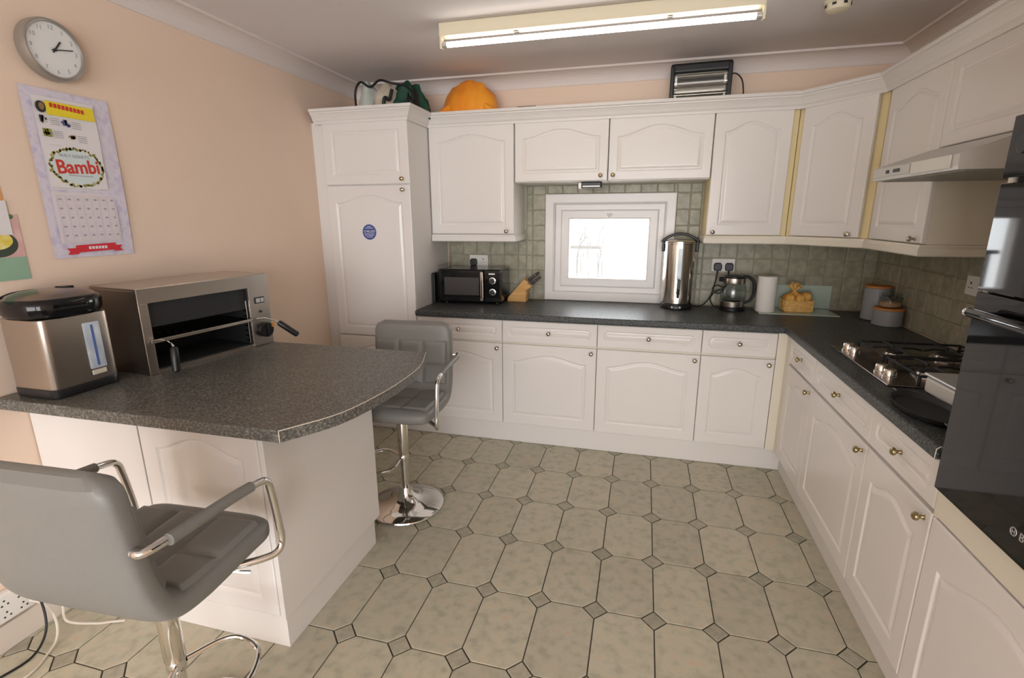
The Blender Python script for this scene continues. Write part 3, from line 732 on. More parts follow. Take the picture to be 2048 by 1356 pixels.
MB().box(GW-.124, GW-.120, .010, .014, .02, .225).build('support_rail', 'chrome', gr)
rk = MB(); rz_ = .135
rk.tube([(.03, -.012, rz_), (GW-.118, -.012, rz_), (GW-.118, GD-.03, rz_), (.03, GD-.03, rz_)], .005, 8, True)
for k in range(22): x = .05+k*(GW-.19)/21; rk.tube([(x, -.012, rz_+.004), (x, GD-.03, rz_+.004)], .0022, 6)
rk = rk.build('grill_rack', 'chrome', gr)
MB().box(.02, GW-.115, -.016, -.010, rz_-.008, rz_+.006, .001).build('rack_front', 'steel', rk)
for (hx, tx) in ((.06, .055), (GW-.09, GW-.035)):
    MB().tube([(hx, -.012, rz_), (hx, -.05, rz_-.002), (tx, -.075, rz_-.008), (tx, -.085, rz_-.02)] if hx < .1 else [(hx, -.012, rz_), (hx+.02, -.045, rz_+.002), (tx-.01, -.07, rz_-.01), (tx, -.085, rz_-.022)], .0035, 8).build('handle_rod', 'chrome', rk)
    e = Vector((tx, -.087, rz_-.022)); d = Vector((-.012, -.010, -.098)) if hx < .1 else Vector((.060, -.055, -.072))
    MB().tube([e, e+d*.08, e+d*.5, e+d*.95, e+d], .012, 12, rf=lambda i: (.010, .0145, .015, .0145, .009)[i]).build('handle_grip', 'black_plastic', rk)

# thermal water pot
pt = thing('water_boiler', 'steel airpot hot-water dispenser at the wall end of the bar', 'water boiler', (-.556, -1.765, .9105))
def sq(mb, prof, n=48, ex=4., sx=1., sy=1.12, smooth=True, cap=True):
    verts, faces = [], []
    for r, z in prof:
        for k in range(n):
            a = 2*PI*k/n; c, s_ = math.cos(a), math.sin(a)
            verts.append((r*sx*math.copysign(abs(c)**(2/ex), c), r*sy*math.copysign(abs(s_)**(2/ex), s_), z))
    for i in range(len(prof)-1):
        for k in range(n): faces.append((i*n+k, i*n+(k+1) % n, (i+1)*n+(k+1) % n, (i+1)*n+k))
    faces += [tuple(range(n))[::-1], tuple((len(prof)-1)*n+k for k in range(n))]
    mb.add(verts, faces, smooth); return mb
sq(MB(), [(.098, .0005), (.102, .004), (.104, .03), (.102, .034)], n=72, ex=8.).build('foot', 'black_plastic', pt)
sq(MB(), [(.101, .034), (.1015, .036), (.1015, .275), (.1, .277)], n=72, ex=9.).build('body', 'steel', pt)
sq(MB(), [(.100, .277), (.112, .282), (.119, .296), (.120, .325), (.115, .338), (.108, .343)], ex=2.6).build('collar', 'black_gloss', pt)
sq(MB(), [(.108, .342), (.100, .352), (.075, .362), (.04, .367), (.0005, .368)], ex=2.4).build('lid', 'steel_dark', pt)
MB().box(-.02, .02, .03, .07, .360, .372, .004).build('lid_latch', 'black_gloss', pt)
MB().tube(bez([(-.095, -.118, .33), (-.10, -.05, .352), (-.10, .05, .352), (-.095, .118, .33)], 6), .006, 8).build('carry_handle', 'black_plastic', pt)
gg = MB().box(.1005, .1045, .012, .066, .075, .245, .004).build('level_gauge', 'gauge_glass', pt)
MB().box(.1046, .1056, .035, .043, .085, .235).build('level_line', 'gauge_blue', gg)
MB().box(.1005, .104, .014, .064, .052, .070, .002).build('rating_label', 'edge_pale', pt)

# ------------------------------------------------------------------ back worktop things
mw = thing('microwave', 'black microwave with two round dials on the back worktop', 'microwave', (.056, .266, .9105), .05)
MW, MD, MH = .455, .285, .245
MB().box(0, MW, .014, MD, .015, MH, .006).build('casing', 'black_gloss', mw)
md = MB().box(.003, MW-.125, -.006, .0135, .018, MH-.003, .005).build('door', 'black_gloss', mw)
MB().box(.045, MW-.155, -.0072, -.0058, .065, MH-.055).build('door_window', 'mw_window', md)
MB().box(MW-.145, MW-.121, -.022, -.004, .025, MH-.012, .006).build('handle', 'chrome', md)
cpn = MB().box(MW-.120, MW-.003, -.006, .0135, .018, MH-.003, .005).build('control_panel', 'black_gloss', mw)
for z in (.170, .090):
    o = MB().lathe([(.024, -.006), (.024, -.012), (.0195, -.013), (.0195, -.010)], (MW-.058, 0, z), 28, 'y').build('dial_ring', 'chrome', cpn)
    MB().cyl(.0165, -.028, -.008, (MW-.058, 0, z), 24, 'y', .002).build('dial', 'black_plastic', o)
MB().box(MW-.085, MW-.04, -.0072, -.0058, .212, .222).build('badge', 'silver_plastic', cpn)
for fx in (.04, MW-.04):
    for fy in (.05, MD-.05): MB().cyl(.014, 0, .0155, (fx, fy, 0), 12).build('foot', 'black_plastic', mw)
tr = thing('baking_tray', 'black baking tray standing on edge beside the microwave', 'tray', (.006, .26, .9105))
MB().box(0, .004, 0, .30, .002, .215, .0015).box(0, .022, 0, .006, .0, .215, .002).box(0, .022, .294, .30, 0, .215, .002).box(0, .022, 0, .30, .209, .215, .002).box(0, .022, 0, .30, 0, .006, .002).build('pan', 'iron', tr)
wrk = MB()
for k in range(9): wrk.tube([(.0335, .31, .925+.031*k), (.0335, .56, .925+.031*k)], .0016, 6)
for y in (.31, .56): wrk.tube([(.0335, y, .9125), (.0335, y, 1.185)], .0025, 6)
tag(wrk.build('cooling_rack', 'steel_dark'), 'wire cooling rack leaning between fridge housing and microwave', 'rack')

kb = thing('knife_block', 'slanted light-wood knife block left of the window', 'knife block', (.512, .50, .9105))
kp = [(0, 0), (.142, 0), (.138, .075), (.185, .105), (.150, .155), (.0, .03)]
kp = [(0, 0), (.138, 0), (.142, .085), (.178, .108), (.128, .168), (.004, .028)]
t_ = MB(); t_.prism([(x, z) for x, z in kp], -.045, .045, .003, M=Matrix.Rotation(PI/2, 4, 'X'), bev_all=True); t_.build('block', 'wood_block', kb)
kd = Vector((.78, 0, .62)).normalized(); ku = Vector((-.62, 0, .78))
for row, cnt in ((.0, 3), (1., 3)):
    for c in range(cnt):
        base = Vector((.155, 0, .138)) + ku*(.014 if row else -.020) + Vector((0, -.025+.025*c, 0)); ln = .085+.012*row
        Mx = Matrix.Translation(base) @ Matrix(((kd.x, 0, ku.x, 0), (0, 1, 0, 0), (kd.z, 0, ku.z, 0), (0, 0, 0, 1)))
        k_ = thing('knife', '%s %s knife in the wooden block' % (('front', 'middle', 'rear')[c], ('lower-row', 'upper-row')[int(row)]) + ' with riveted black handle', 'knife', (.512, .50, .9105), group='knives in the block')
        MB().box(-.03, .012, -.0015, .0015, -.008, .008, M=Mx).build('blade', 'chrome', k_)
        MB().box(.010, ln, -.006, .006, -.009, .010, .003, M=Mx).build('handle', 'black_plastic', k_)
        for q in (.03, .052, .072): MB().cyl(.003, -.0066, .0066, (q, 0, 0), 8, 'y', M=Mx).build('rivet', 'chrome', k_)

ur = thing('hot_water_urn', 'tall polished steel catering urn right of the window', 'urn', (1.692, .475, .9105))
MB().lathe([(.098, .0005), (.104, .004), (.104, .03), (.100, .036)], n=40).build('base', 'black_plastic', ur)
for x in (-.03, .02): MB().cyl(.006, -.109, -.10, (x, 0, .018), 12, 'y').build('indicator', 'quartz', ur)
MB().lathe([(.097, .036), (.1, .04), (.1, .425), (.103, .428), (.103, .434), (.099, .437)], n=48).build('body', 'polished_steel', ur)
ld = MB().lathe([(.1005, .4375), (.1005, .442), (.09, .450), (.05, .460), (.0005, .463)], n=40).build('lid', 'polished_steel', ur)
MB().tube(bez([(-.118, 0, .435), (-.10, 0, .455), (-.05, 0, .482), (0, 0, .490), (.05, 0, .482), (.10, 0, .455), (.118, 0, .435)], 6), .009, 10).build('lid_handle', 'black_plastic', ld)
for s in (-1, 1): MB().box(s*.108-.009, s*.108+.009, -.02, .02, .375, .445, .006).build('side_handle', 'black_plastic', ur)
tp = MB().tube([(0, -.098, .115), (0, -.135, .115)], .011, 12).tube([(0, -.132, .145), (0, -.132, .085)], .010, 12, rf=lambda i: (.011, .007)[i]).build('tap', 'black_plastic', ur)
MB().box(-.010, .010, -.150, -.126, .14, .205, .004).build('tap_lever', 'black_plastic', tp)
MB().box(-.014, .014, -.104, -.0985, .20, .40, .002).build('sight_glass', 'gauge_glass', ur)

kt = thing('glass_kettle', 'clear glass kettle with steel lid and black handle', 'kettle', (2.045, .47, .9105))
MB().lathe([(.072, .0005), (.078, .003), (.078, .02), (.07, .024)], n=36).build('base', 'black_plastic', kt)
MB().lathe([(.07, .024), (.074, .027), (.076, .058), (.073, .062)], n=36).build('heater_band', 'steel', kt)
MB().lathe([(.0735, .062), (.079, .09), (.080, .125), (.074, .160), (.066, .178), (.0635, .178), (.0715, .159), (.0775, .125), (.0765, .09), (.071, .064)], n=40, loop=True).build('glass_jug', 'clear_glass', kt)
MB().lathe([(.0675, .176), (.069, .18), (.066, .210), (.060, .212)], n=36).build('collar', 'steel', kt)
MB().lathe([(.060, .211), (.058, .222), (.04, .228), (.0005, .230)], n=32).build('lid', 'black_plastic', kt)
MB().prism([(-.062, -.018), (-.093, 0), (-.062, .018)], .185, .215, .003).build('spout', 'black_plastic', kt)
MB().tube(bez([(.05, 0, .218), (.085, 0, .217), (.115, 0, .195), (.124, 0, .15), (.122, 0, .10), (.105, 0, .065), (.072, 0, .05)], 6), .010, 10).build('handle', 'black_plastic', kt)
MB().lathe([(.0005, .066), (.05, .067), (.052, .070), (.0005, .072)], n=28).build('element_plate', 'steel_dark', kt)

bd = tag(MB().box(2.19, 2.645, .352, .595, .9105, .9165, .002).build('glass_board', 'green_glass'), 'pale green glass chopping board under the basket', 'chopping board')
wsp = tag(MB().box(2.285, 2.66, YB-.022, YB-.0125, .9175, 1.07, .002).build('glass_splashboard', 'green_glass'), 'pale green glass sheet propped against the tiles behind the basket', 'glass sheet')
pr = thing('paper_roll', 'white kitchen paper roll standing beside the kettle', 'paper roll', (2.236, .43, .917))
MB().lathe([(.021, .0005), (.056, .0005), (.0575, .003), (.0575, .222), (.056, .225), (.021, .225), (.019, .223), (.019, .002)], n=40, loop=True).build('paper', 'paper_roll', pr)
MB().lathe([(.0186, .002), (.0186, .2255), (.017, .2255), (.017, .002)], n=24, loop=True).build('core_tube', 'edge_pale', pr)

bk = thing('wicker_basket', 'small woven wicker basket on the glass board', 'basket', (2.428, .475, .917))
MB().box(-.075, .075, -.055, .055, .0005, .008, .003).build('bottom', 'wicker', bk)
for k in range(6):
    z = .012+.0115*k; g = 1+.012*k/2
    MB().tube([(x*g+.0, y*g, z+(.002 if (i % 2) else -.002)) for i, (x, y) in enumerate([(-.075, -.05), (-.04, -.056), (0, -.054), (.04, -.056), (.075, -.05), (.079, 0), (.075, .05), (.04, .056), (0, .054), (-.04, .056), (-.075, .05), (-.079, 0)])], .006, 8, True).build('weave', 'wicker', bk)
for k in range(16):
    a = k/16; pth = [(-.078+.156*min(1, a*4), -.055) if a < .25 else (.08, -.055+.11*(a-.25)*4) if a < .5 else (.078-.156*(a-.5)*4, .055) if a < .75 else (-.08, .055-.11*(a-.75)*4)][0]
    MB().tube([(pth[0], pth[1], .006), (pth[0]*1.04, pth[1]*1.04, .078)], .0032, 6).build('stake', 'wicker', bk)
rnd = random.Random(3)
for i, (x, y, z, r) in enumerate([(-.045, -.02, .095, .036), (.012, -.025, .098, .034), (.052, -.01, .105, .036), (-.012, .02, .108, .036), (.04, .025, .10, .034), (-.05, .025, .09, .032)]):
    b_ = MB(); b_.sphere((0, 0, 0), r*.92, 18, 12)
    for v in b_.bm.verts: v.co *= 1+.13*noise.noise(v.co*45+Vector((i*9, 0, 0)))
    q_ = tag(b_.build('bread_roll', 'pastry', None, (2.428+x, .475+y, .917+z-.012)), ['bread roll at the left front of the wicker basket', 'bread roll in the middle front of the wicker basket', 'largest bread roll heaped at the right of the basket', 'bread roll in the centre of the basket under the bow', 'bread roll at the rear right of the wicker basket', 'bread roll at the rear left of the wicker basket'][i], 'bread roll', 'rolls in the wicker basket')
bw = thing('gold_bow', 'gold gathered bow on top of the basket', 'bow', (2.41, .475, .917+.128))
for k in range(7):
    a = 2*PI*k/7; MB().tube(bez([(0, 0, 0), (.022*math.cos(a), .018*math.sin(a), .022), (.036*math.cos(a), .028*math.sin(a), .034+.01*(k % 3))], 4), .007, 8, rf=lambda i: .004+.0012*i).build('loop', 'wicker', bw)
MB().sphere((0, 0, .002), .012).build('knot', 'pastry', bw)

def canister(label, loc, r, h):
    c = thing('canister', label, 'canister', loc, 0, 'grey canisters in the corner')
    MB().lathe([(r-.004, .0005), (r, .004), (r, h-.004), (r-.003, h)], n=40).build('body', 'grey_ceramic', c)
    MB().lathe([(r-.004, h), (r+.002, h+.002), (r+.002, h+.010), (r-.003, h+.013)], n=40).build('lid', 'orange_lid', c)
canister('taller grey canister with orange lid in the corner', (2.815, .335, .9105), .068, .19)
canister('squat grey canister with orange lid carrying the glass jar', (2.815, .165, .9105), .072, .088)
gj = thing('glass_jar', 'small glass clip jar of oats on the squat canister', 'jar', (2.818, .168, 1.012))
MB().lathe([(.045, .0005), (.054, .004), (.056, .02), (.056, .055), (.046, .068), (.042, .068), (.052, .054), (.053, .02), (.05, .006), (.0005, .005)], n=32).build('jar_body', 'clear_glass', gj)
MB().lathe([(.0005, .0055), (.049, .0065), (.0515, .02), (.0515, .03), (.0005, .034)], n=28).build('contents', 'oats', gj)
MB().lathe([(.044, .0685), (.047, .072), (.045, .080), (.025, .086), (.0005, .087)], n=28).build('jar_lid', 'clear_glass', gj)
MB().tube(bez([(.050, 0, .06), (.062, 0, .07), (.060, 0, .088), (.045, 0, .082)], 5), .0011, 6).tube(bez([(-.05, .01, .06), (-.062, .01, .072), (-.045, .01, .082)], 5), .0011, 6).build('wire_clip', 'silver_plastic', gj)

# gas hob
hb = thing('gas_hob', 'stainless steel four-burner gas hob set in the worktop', 'hob', (2.345, -.45, .9105), -PI/2)
MB().box(0, .585, 0, .51, .0003, .008, .003).build('tray', 'hob_steel', hb)
for kx in (.075, .145, .415, .485): 
    o = MB().lathe([(.025, .008), (.025, .013), (.022, .014), (.021, .036), (.018, .040), (.0005, .040)], (kx, .045, 0), 24).build('control_knob', 'polished_steel', hb)
for bx, by, br in ((.145, .20, .036), (.44, .20, .046), (.145, .40, .05), (.44, .40, .036)):
    o = MB().lathe([(br+.016, .008), (br+.012, .014), (br, .016), (br, .022), (br*.95, .024)], (bx, by, 0), 28).build('burner', 'polished_steel', hb)
    MB().lathe([(br*.85, .024), (br*.85, .030), (br*.75, .033), (.0005, .034)], (bx, by, 0), 28).build('burner_cap', 'iron', o)
for gx in (.02, .305):
    g = MB(); gy0, gy1, gx1 = .105, .50, gx+.26
    g.tube([(gx, gy0, .040), (gx1, gy0, .040), (gx1, gy1, .040), (gx, gy1, .040)], .005, 8, True)
    for cy_ in (.20, .40):
        cx_ = gx+.13
        for k in range(4):
            a = PI/2*k; e = (cx_+.022*math.cos(a), cy_+.022*math.sin(a)); f = (cx_+(.13 if k % 2 == 0 else .097)*math.cos(a), cy_+(.13 if k % 2 == 0 else .097)*math.sin(a))
            g.tube([(f[0], f[1], .040), ((e[0]+f[0])/2, (e[1]+f[1])/2, .047), (e[0], e[1], .046)], .0045, 8)
    for x in (gx, gx1):
        for y in (gy0, gy1): g.tube([(x, y, .0085), (x, y, .042)], .006, 8)
    g.build('pan_support', 'iron', hb)
wbx = thing('storage_box', 'white plastic lidded box between hob and oven tower', 'box', (2.575, -1.19, .9105), .04)
MB().box(-.125, .13, -.145, .135, .0005, .058, .010, 3).build('tub', 'white_plastic', wbx); MB().box(-.130, .135, -.150, .140, .0585, .070, .005).build('lid', 'silver_plastic', wbx)
pn2 = thing('griddle_pan', 'dark oval griddle plate at the worktop edge by the oven', 'pan', (2.350, -1.285, .9105))
MB().lathe([(.0005, .001), (.085, .001), (.094, .004), (.108, .022), (.104, .023), (.09, .008), (.0005, .007)], n=40, M=Matrix.Diagonal((.76, 1.36, 1, 1))).build('plate', 'iron', pn2)
MB().box(-.022, .022, -.172, -.143, .017, .023, .003).build('grip', 'black_plastic', pn2); MB().box(-.022, .022, .143, .172, .017, .023, .003).build('grip', 'black_plastic', pn2)

# ------------------------------------------------------------------ things on the left wall
# local frame for wall prints: x = along +y (to the viewer's right), y = up, z = out of the wall (+x)
def wallM(y, z, x=XL+.0015): return Matrix(((0, 0, 1, x), (1, 0, 0, y), (0, 1, 0, z), (0, 0, 0, 1)))
ck = thing('wall_clock', 'round silver-rimmed wall clock on the peach wall', 'clock', (XL, -1.507, 2.114))
CX = lambda d: d
MB().lathe([(.100, .001), (.104, .004), (.104, .032), (.101, .042), (.096, .045), (.092, .043), (.090, .036)], (0, 0, 0), 56, 'x', caps=False).build('rim', 'clock_rim', ck)
MB().cyl(.091, .002, .036, (0, 0, 0), 48, 'x').build('dial', 'dial_white', ck)
WM = Matrix(((0, 0, 1, 0), (1, 0, 0, 0), (0, 1, 0, 0), (0, 0, 0, 1)))
for h in range(1, 13):
    a = PI/2-h*PI/6
    text('numeral', str(h), .020, 'print_grey', ck, Matrix.Translation((.0364, .074*math.cos(a), .074*math.sin(a))) @ WM, depth=.0002)
def hand(name, ang, ln, wd, x):
    M = Matrix.Translation((x, 0, 0)) @ Matrix.Rotation(ang, 4, 'X')
    MB().box(0, .0012, -wd, wd, -.012, ln, M=M).build(name, 'print_black', ck)
hand('hour_hand', -(1+13/60)*PI/6, .040, .0025, .0385); hand('minute_hand', -13*PI/30, .064, .0016, .0402)
MB().cyl(.005, .036, .043, (0, 0, 0), 14, 'x').build('hand_boss', 'print_black', ck)

cal = thing('wall_calendar', 'lavender wall calendar with film-poster picture and red banner', 'calendar', (XL, 0, 0))
CY0, CY1, CZ0, CZ1 = -1.632, -1.322, 1.368, 1.978
def sheet(mb, y0, y1, z0, z1, x, bow=.0, t=.0012, skew=0.):
    def fn(u, v): return (x+bow*math.sin(PI*v)*(.4+.6*u), y0+(y1-y0)*u+skew*(v-.5), z0+(z1-z0)*v)
    mb.grid(fn, 6, 14); 
    r = bmesh.ops.solidify(mb.bm, geom=list(mb.bm.faces), thickness=t); return mb
sheet(MB(), CY0, CY1, CZ0, CZ1, .004, .006).build('backing_page', 'lavender_paper', cal)
pic = sheet(MB(), -1.600, -1.386, 1.622, 1.950, .0085, .0035).build('picture_page', 'white_paper', cal)
def flat(name, m, parent, poly, x, t=.0006):
    mb = MB(); n = len(poly)
    mb.add([(x, y, z) for y, z in poly]+[(x+t, y, z) for y, z in poly], [tuple(range(n, 2*n))]+[(i, (i+1) % n, n+(i+1) % n, n+i) for i in range(n)]); return mb.build(name, m, parent)
def rect(y0, y1, z0, z1): return [(y0, z0), (y1, z0), (y1, z1), (y0, z1)]
def ell(cy_, cz, ry, rz, n=32): return [(cy_+ry*math.cos(2*PI*k/n), cz+rz*math.sin(2*PI*k/n)) for k in range(n)]
X1 = .0135
flat('yellow_band', 'yellow_print', pic, rect(-1.562, -1.392, 1.888, 1.936), X1)
hdr = MB()
for k in range(9): hdr.box(X1+.0006, X1+.0012, -1.548+.0135*k, -1.5375+.0135*k, 1.916-.0008*k, 1.931-.0008*k)
hdr.build('heading_marks', 'red_print', pic)
flat('vignette', 'print_black', pic, ell(-1.578, 1.912, .017, .020, 18), X1); flat('vignette', 'brown_print', pic, ell(-1.575, 1.914, .009, .013, 12), X1+.0006)
for (yy, zz, m_) in ((-1.580, 1.866, 'print_black'), (-1.505, 1.862, 'blue_print'), (-1.575, 1.822, 'olive_print'), (-1.492, 1.814, 'brown_print')):
    bl = MB(); r_ = random.Random(int(abs(yy*1e4)))
    for k in range(7): bl.box(X1, X1+.0006, yy-.014+r_.random()*.024, yy-.006+r_.random()*.024, zz-.014+r_.random()*.02, zz-.006+r_.random()*.024)
    bl.build('vignette', m_, pic)
    ln = MB()
    for k in range(4): ln.box(X1, X1+.0005, yy+.024, yy+.055, zz+.010-.007*k, zz+.0118-.007*k)
    ln.build('caption_lines', 'print_grey', pic)
flat('garland', 'white_paper', pic, rect(-1.596, -1.390, 1.630, 1.782), X1)
flat('oval', 'mint_print', pic, ell(-1.492, 1.708, .088, .062), X1+.0008)
dots = MB(); r_ = random.Random(11)
for k in range(96):
    a = 2*PI*k/96; c_ = (-1.492+.094*math.cos(a)+r_.uniform(-.004, .004), 1.708+.069*math.sin(a)+r_.uniform(-.004, .004)); dots.cyl(.003+.003*r_.random(), X1+.0006, X1+.0014, (0, c_[0], c_[1]), 7, 'x')
dots.build('garland_dots', 'olive_print', pic)
text('title_lettering', 'Bambi', .070, 'red_print', pic, Matrix.Translation((X1+.0018, -1.490, 1.708)) @ WM @ Matrix.Rotation(.06, 4, 'Z'), .0006, sx=.92, bold=.0014)
text('small_lettering', "WALT DISNEY'S", .0155, 'print_grey', pic, Matrix.Translation((X1+.0018, -1.498, 1.748)) @ WM, .0004)
flat('underline', 'print_grey', pic, rect(-1.53, -1.44, 1.676, 1.679), X1+.0014)
pg = sheet(MB(), -1.602, -1.368, 1.424, 1.614, .0085, .003).build('date_page', 'pink_paper', cal)
dm = MB(); gl = MB()
for r in range(5):
    for c in range(7):
        y_ = -1.584+.0325*c; z_ = 1.585-.034*r; dm.box(X1-.001, X1-.0004, y_, y_+.009, z_, z_+.006)
for r in range(6): gl.box(X1-.0012, X1-.0007, -1.596, -1.374, 1.600-.034*r, 1.6008-.034*r)
for c in range(8): gl.box(X1-.0012, X1-.0007, -1.592+.0305*c, -1.5912+.0305*c, 1.43, 1.60)
dm.build('date_marks', 'print_grey', pg); gl.build('date_grid', 'lavender_paper', pg)
rb = flat('red_banner', 'banner_red', cal, [(-1.555, 1.386), (-1.40, 1.390), (-1.40, 1.418), (-1.555, 1.414)], .0095)
flat('banner_tail', 'banner_red', rb, [(-1.588, 1.380), (-1.548, 1.380), (-1.548, 1.404), (-1.588, 1.404), (-1.578, 1.392)], .0088); flat('banner_tail', 'banner_red', rb, [(-1.408, 1.384), (-1.372, 1.384), (-1.382, 1.396), (-1.372, 1.408), (-1.408, 1.408)], .0088)
bm_ = MB()
for k in range(6): bm_.box(.0102, .0108, -1.508+.0125*k, -1.499+.0125*k, 1.397, 1.408)
bm_.build('banner_marks', 'white_paper', rb)
tag(MB().box(XL+.001, XL+.0025, -1.98, -1.752, 1.575, 1.70).build('orange_sheet', 'orange_paper'), 'orange paper sheet pinned at the edge of the peach wall', 'paper')
tag(MB().box(XL+.004, XL+.0055, -1.98, -1.748, 1.462, 1.578).build('white_note', 'white_paper'), 'white note hanging over the recipe card', 'paper')
rc = thing('recipe_card', 'pink and green card picturing a bowl of food, on the peach wall', 'card', (XL, 0, 0))
MB().box(.001, .0026, -1.99, -1.722, 1.385, 1.532).build('card_top', 'pink_card', rc); MB().box(.001, .0026, -1.99, -1.722, 1.305, 1.385).build('card_base', 'green_card', rc)
bo = flat('bowl', 'bowl_print', rc, ell(-1.800, 1.432, .062, .046), .0028); flat('food', 'food_print', bo, ell(-1.802, 1.444, .050, .032), .0036); flat('leaf', 'leaf_print', rc, ell(-1.748, 1.524, .014, .009, 12), .0028)

# floor-level bits by the left wall
ex_ = thing('extension_block', 'white perforated extension block on the wall above the skirting', 'extension block', (XL+.001, -2.05, .165))
MB().box(0, .03, -.085, .085, -.05, .06, .008, 3).build('casing', 'white_plastic', ex_)
for r in range(2):
    for c in range(3):
        o = (-.05+.05*c, .022-.045*r)
        for d in ((0, .011), (-.009, -.005), (.009, -.005)): MB().cyl(.0035, .028, .0306, (0, o[0]+d[0], o[1]+d[1]), 8, 'x').build('hole', 'print_black', ex_)
tag(MB().tube(bez([(-.665, -1.985, .15), (-.62, -1.965, .12), (-.57, -1.975, .07), (-.545, -2.0, .02), (-.52, -2.05, .006), (-.49, -2.12, .006), (-.50, -2.22, .006)], 7), .0045, 8).build('floor_cable', 'cord_white'), 'white cord trailing across the floor by the peach wall', 'cord')
tag(MB().tube(bez([(-.66, -1.95, .17), (-.60, -1.93, .11), (-.56, -1.95, .05), (-.50, -1.90, .006), (-.45, -1.88, .006), (-.40, -1.86, .006)], 7), .0045, 8).build('floor_cable', 'cord_white'), 'white cord running along the breakfast-bar plinth', 'cord')
tag(MB().tube(bez([(-.655, -1.97, .20), (-.60, -1.985, .13), (-.575, -2.01, .05), (-.56, -2.07, .007), (-.57, -2.16, .007), (-.60, -2.25, .007)], 7), .004, 8).build('floor_cable', 'cord_black'), 'black cord lying on the floor beside the white one', 'cord')

# ------------------------------------------------------------------ on top of the cupboards
TZ = 2.1165
def blob(name, m, parent, c, sx, sy, sz, amp, fq, seed, nb=28, flat_bottom=True):
    b_ = MB(); b_.sphere((0, 0, 0), 1., nb, nb//2)
    for v in b_.bm.verts:
        d = 1+amp*noise.noise(v.co*fq+Vector((seed, seed*2.3, 0)))+amp*.5*noise.noise(v.co*fq*2.7+Vector((0, seed, seed)))
        v.co = Vector((v.co.x*d*sx, v.co.y*d*sy, v.co.z*d*sz))
        if flat_bottom and v.co.z < 0: v.co.z *= .12
    zmin = min(v.co.z for v in b_.bm.verts)
    for v in b_.bm.verts: v.co += Vector((c[0], c[1], c[2]-zmin))
    return b_.build(name, m, parent)
ob = thing('orange_carrier_bag', 'crumpled orange plastic carrier bag on the cupboard top', 'bag', (.27, .435, TZ))
blob('bag_body', 'orange_bag', ob, (0, 0, 0), .205, .125, .250, .09, 2.3, 4., 40)
for s, q in ((-1, .0), (1, .4)): MB().tube(bez([(s*.10, -.06, .12), (s*.16, -.09, .08), (s*.20, -.10, .045), (s*.21, -.09, .03)], 6), .02, 8, rf=lambda i: .032-.0010*i).build('bag_handle', 'orange_bag', ob)
for dx in (-.022, .012): MB().box(dx-.009, dx+.005, -.101, -.098, .165, .173, M=Matrix.Translation((0, .02, 0))).build('print_mark', 'brown_print', ob)
gb = thing('shopping_bag', 'crumpled dark green and white shopping bag on the fridge housing', 'bag', (-.20, .22, TZ))
blob('bag_body', 'green_bag', gb, (.08, .06, 0), .15, .14, .215, .3, 2.2, 9., 32)
blob('pale_panel', 'pale_bag', gb, (-.17, .02, 0), .085, .09, .235, .22, 1.8, 2., 24)
blob('printed_panel', 'beige_bag', gb, (-.03, -.02, 0), .10, .08, .215, .2, 2., 6., 24)
blob('dark_lining', 'black_bag', gb, (.15, -.02, 0), .05, .06, .17, .35, 2.5, 12., 24)
MB().tube(bez([(-.245, -.04, .06), (-.255, -.03, .20), (-.20, -.05, .258), (-.13, -.05, .225), (-.05, -.07, .255), (.03, -.07, .235), (.12, -.06, .215), (.18, -.08, .17)], 6), .0075, 8).build('bag_handle', 'black_bag', gb)
MB().tube(bez([(-.02, -.10, .08), (0, -.11, .14), (.03, -.105, .13), (.05, -.10, .19)], 6), .011, 8).build('print_swirl', 'black_bag', gb)
ht = thing('heater', 'black-framed quartz bar heater with silver reflector on the cupboards', 'heater', (1.735, .44, TZ), -.05)
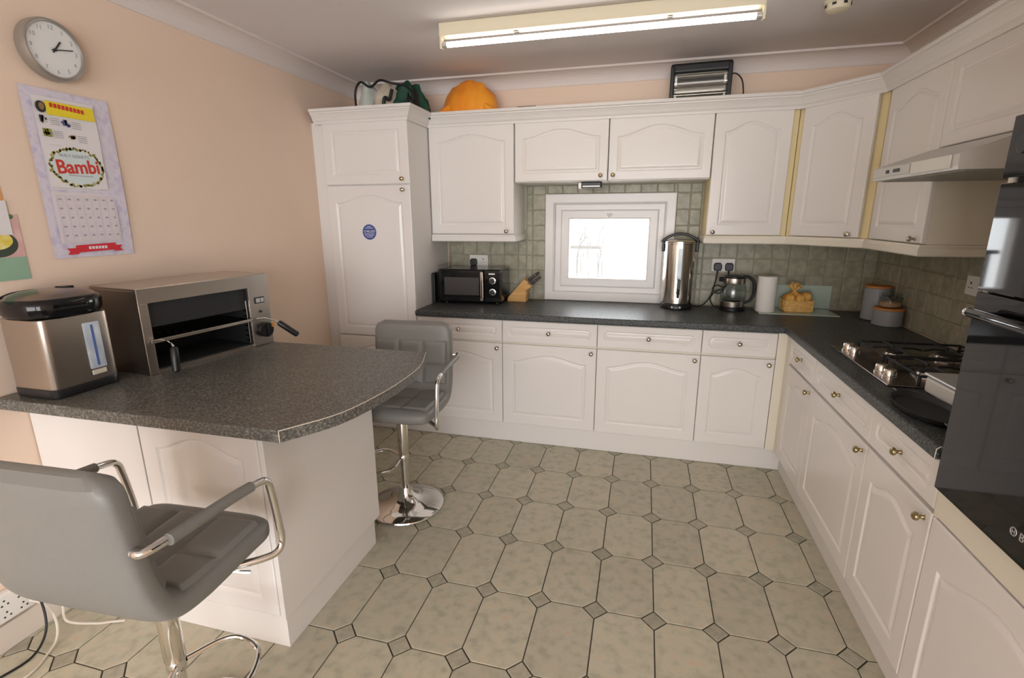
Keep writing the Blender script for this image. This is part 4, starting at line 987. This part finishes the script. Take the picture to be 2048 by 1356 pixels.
MB().box(-.175, .175, -.035, .035, .235, .290, .014, 3).box(-.175, -.150, -.04, .035, 0.0, .275, .006).box(.150, .175, -.04, .035, 0.0, .275, .006).box(-.17, .17, .02, .035, .0, .25).box(-.16, .16, -.035, .03, 0.0, .02).build('housing', 'black_plastic', ht)
MB().grid(lambda u, v: (-.149+.298*u, .018-.03*abs(2*((v*2) % 1.)-1)**1.5*0.6-.004, .02+.213*v), 4, 25).__class__
rf = MB(); rf.grid(lambda u, v: (-.149+.298*u, -.018+.034*math.sin(PI*((v*2.) % 1. if v < 1 else 1.)), .021+.212*v), 4, 33); rf.build('reflector', 'reflector', ht)
for z in (.075, .18):
    o = MB().cyl(.006, -.135, .135, (0, -.012, z), 12, 'x').build('quartz_tube', 'quartz', ht)
    for s in (-1, 1): MB().cyl(.009, min(s*.135, s*.149), max(s*.135, s*.149), (0, -.012, z), 12, 'x').build('tube_holder', 'chrome', o)
for z in (.04, .11, .145, .215): MB().tube([(-.152, -.038, z), (.152, -.038, z)], .0022, 6).build('guard_wire', 'chrome', ht)
MB().tube(bez([(.172, .01, .22), (.20, .01, .218), (.232, .0, .18), (.246, .0, .11), (.246, .0, .03), (.24, .0, .006)], 7), .004, 8).build('cable', 'cord_black', ht)
tag(MB().box(.635, .755, .268, .292, 2.1845, 2.190, .001).build('black_strip', 'black_plastic'), 'thin black strip lying on top of the cornice', 'strip')

# ------------------------------------------------------------------ pale garden growth outside the window
gp = thing('garden_plant', 'pale stems just outside the window glass', 'plant', (1.0, 1.25, 0))
r_ = random.Random(5)
for k in range(9):
    x = -.09+.028*k; MB().tube(bez([(x, 0, -.0), (x+r_.uniform(-.01, .01), 0, .6), (x+r_.uniform(-.03, .03), .02, 1.05+r_.random()*.25), (x+r_.uniform(-.05, .06), .03, 1.2+r_.random()*.25)], 5), .005, 6).build('stem', 'foliage_dark', gp)
tag(MB().box(.55, 1.10, 1.40, 1.44, 1.235, 1.262).box(.60, .64, 1.40, 1.44, 0, 1.262).build('garden_rail', 'foliage_dark'), 'pale wooden rail seen through the window', 'fence')
tag(MB().box(-6, 8, .83, 9, -.06, -.01).build('ground', 'garden_pale'), None, None, None, 'structure')
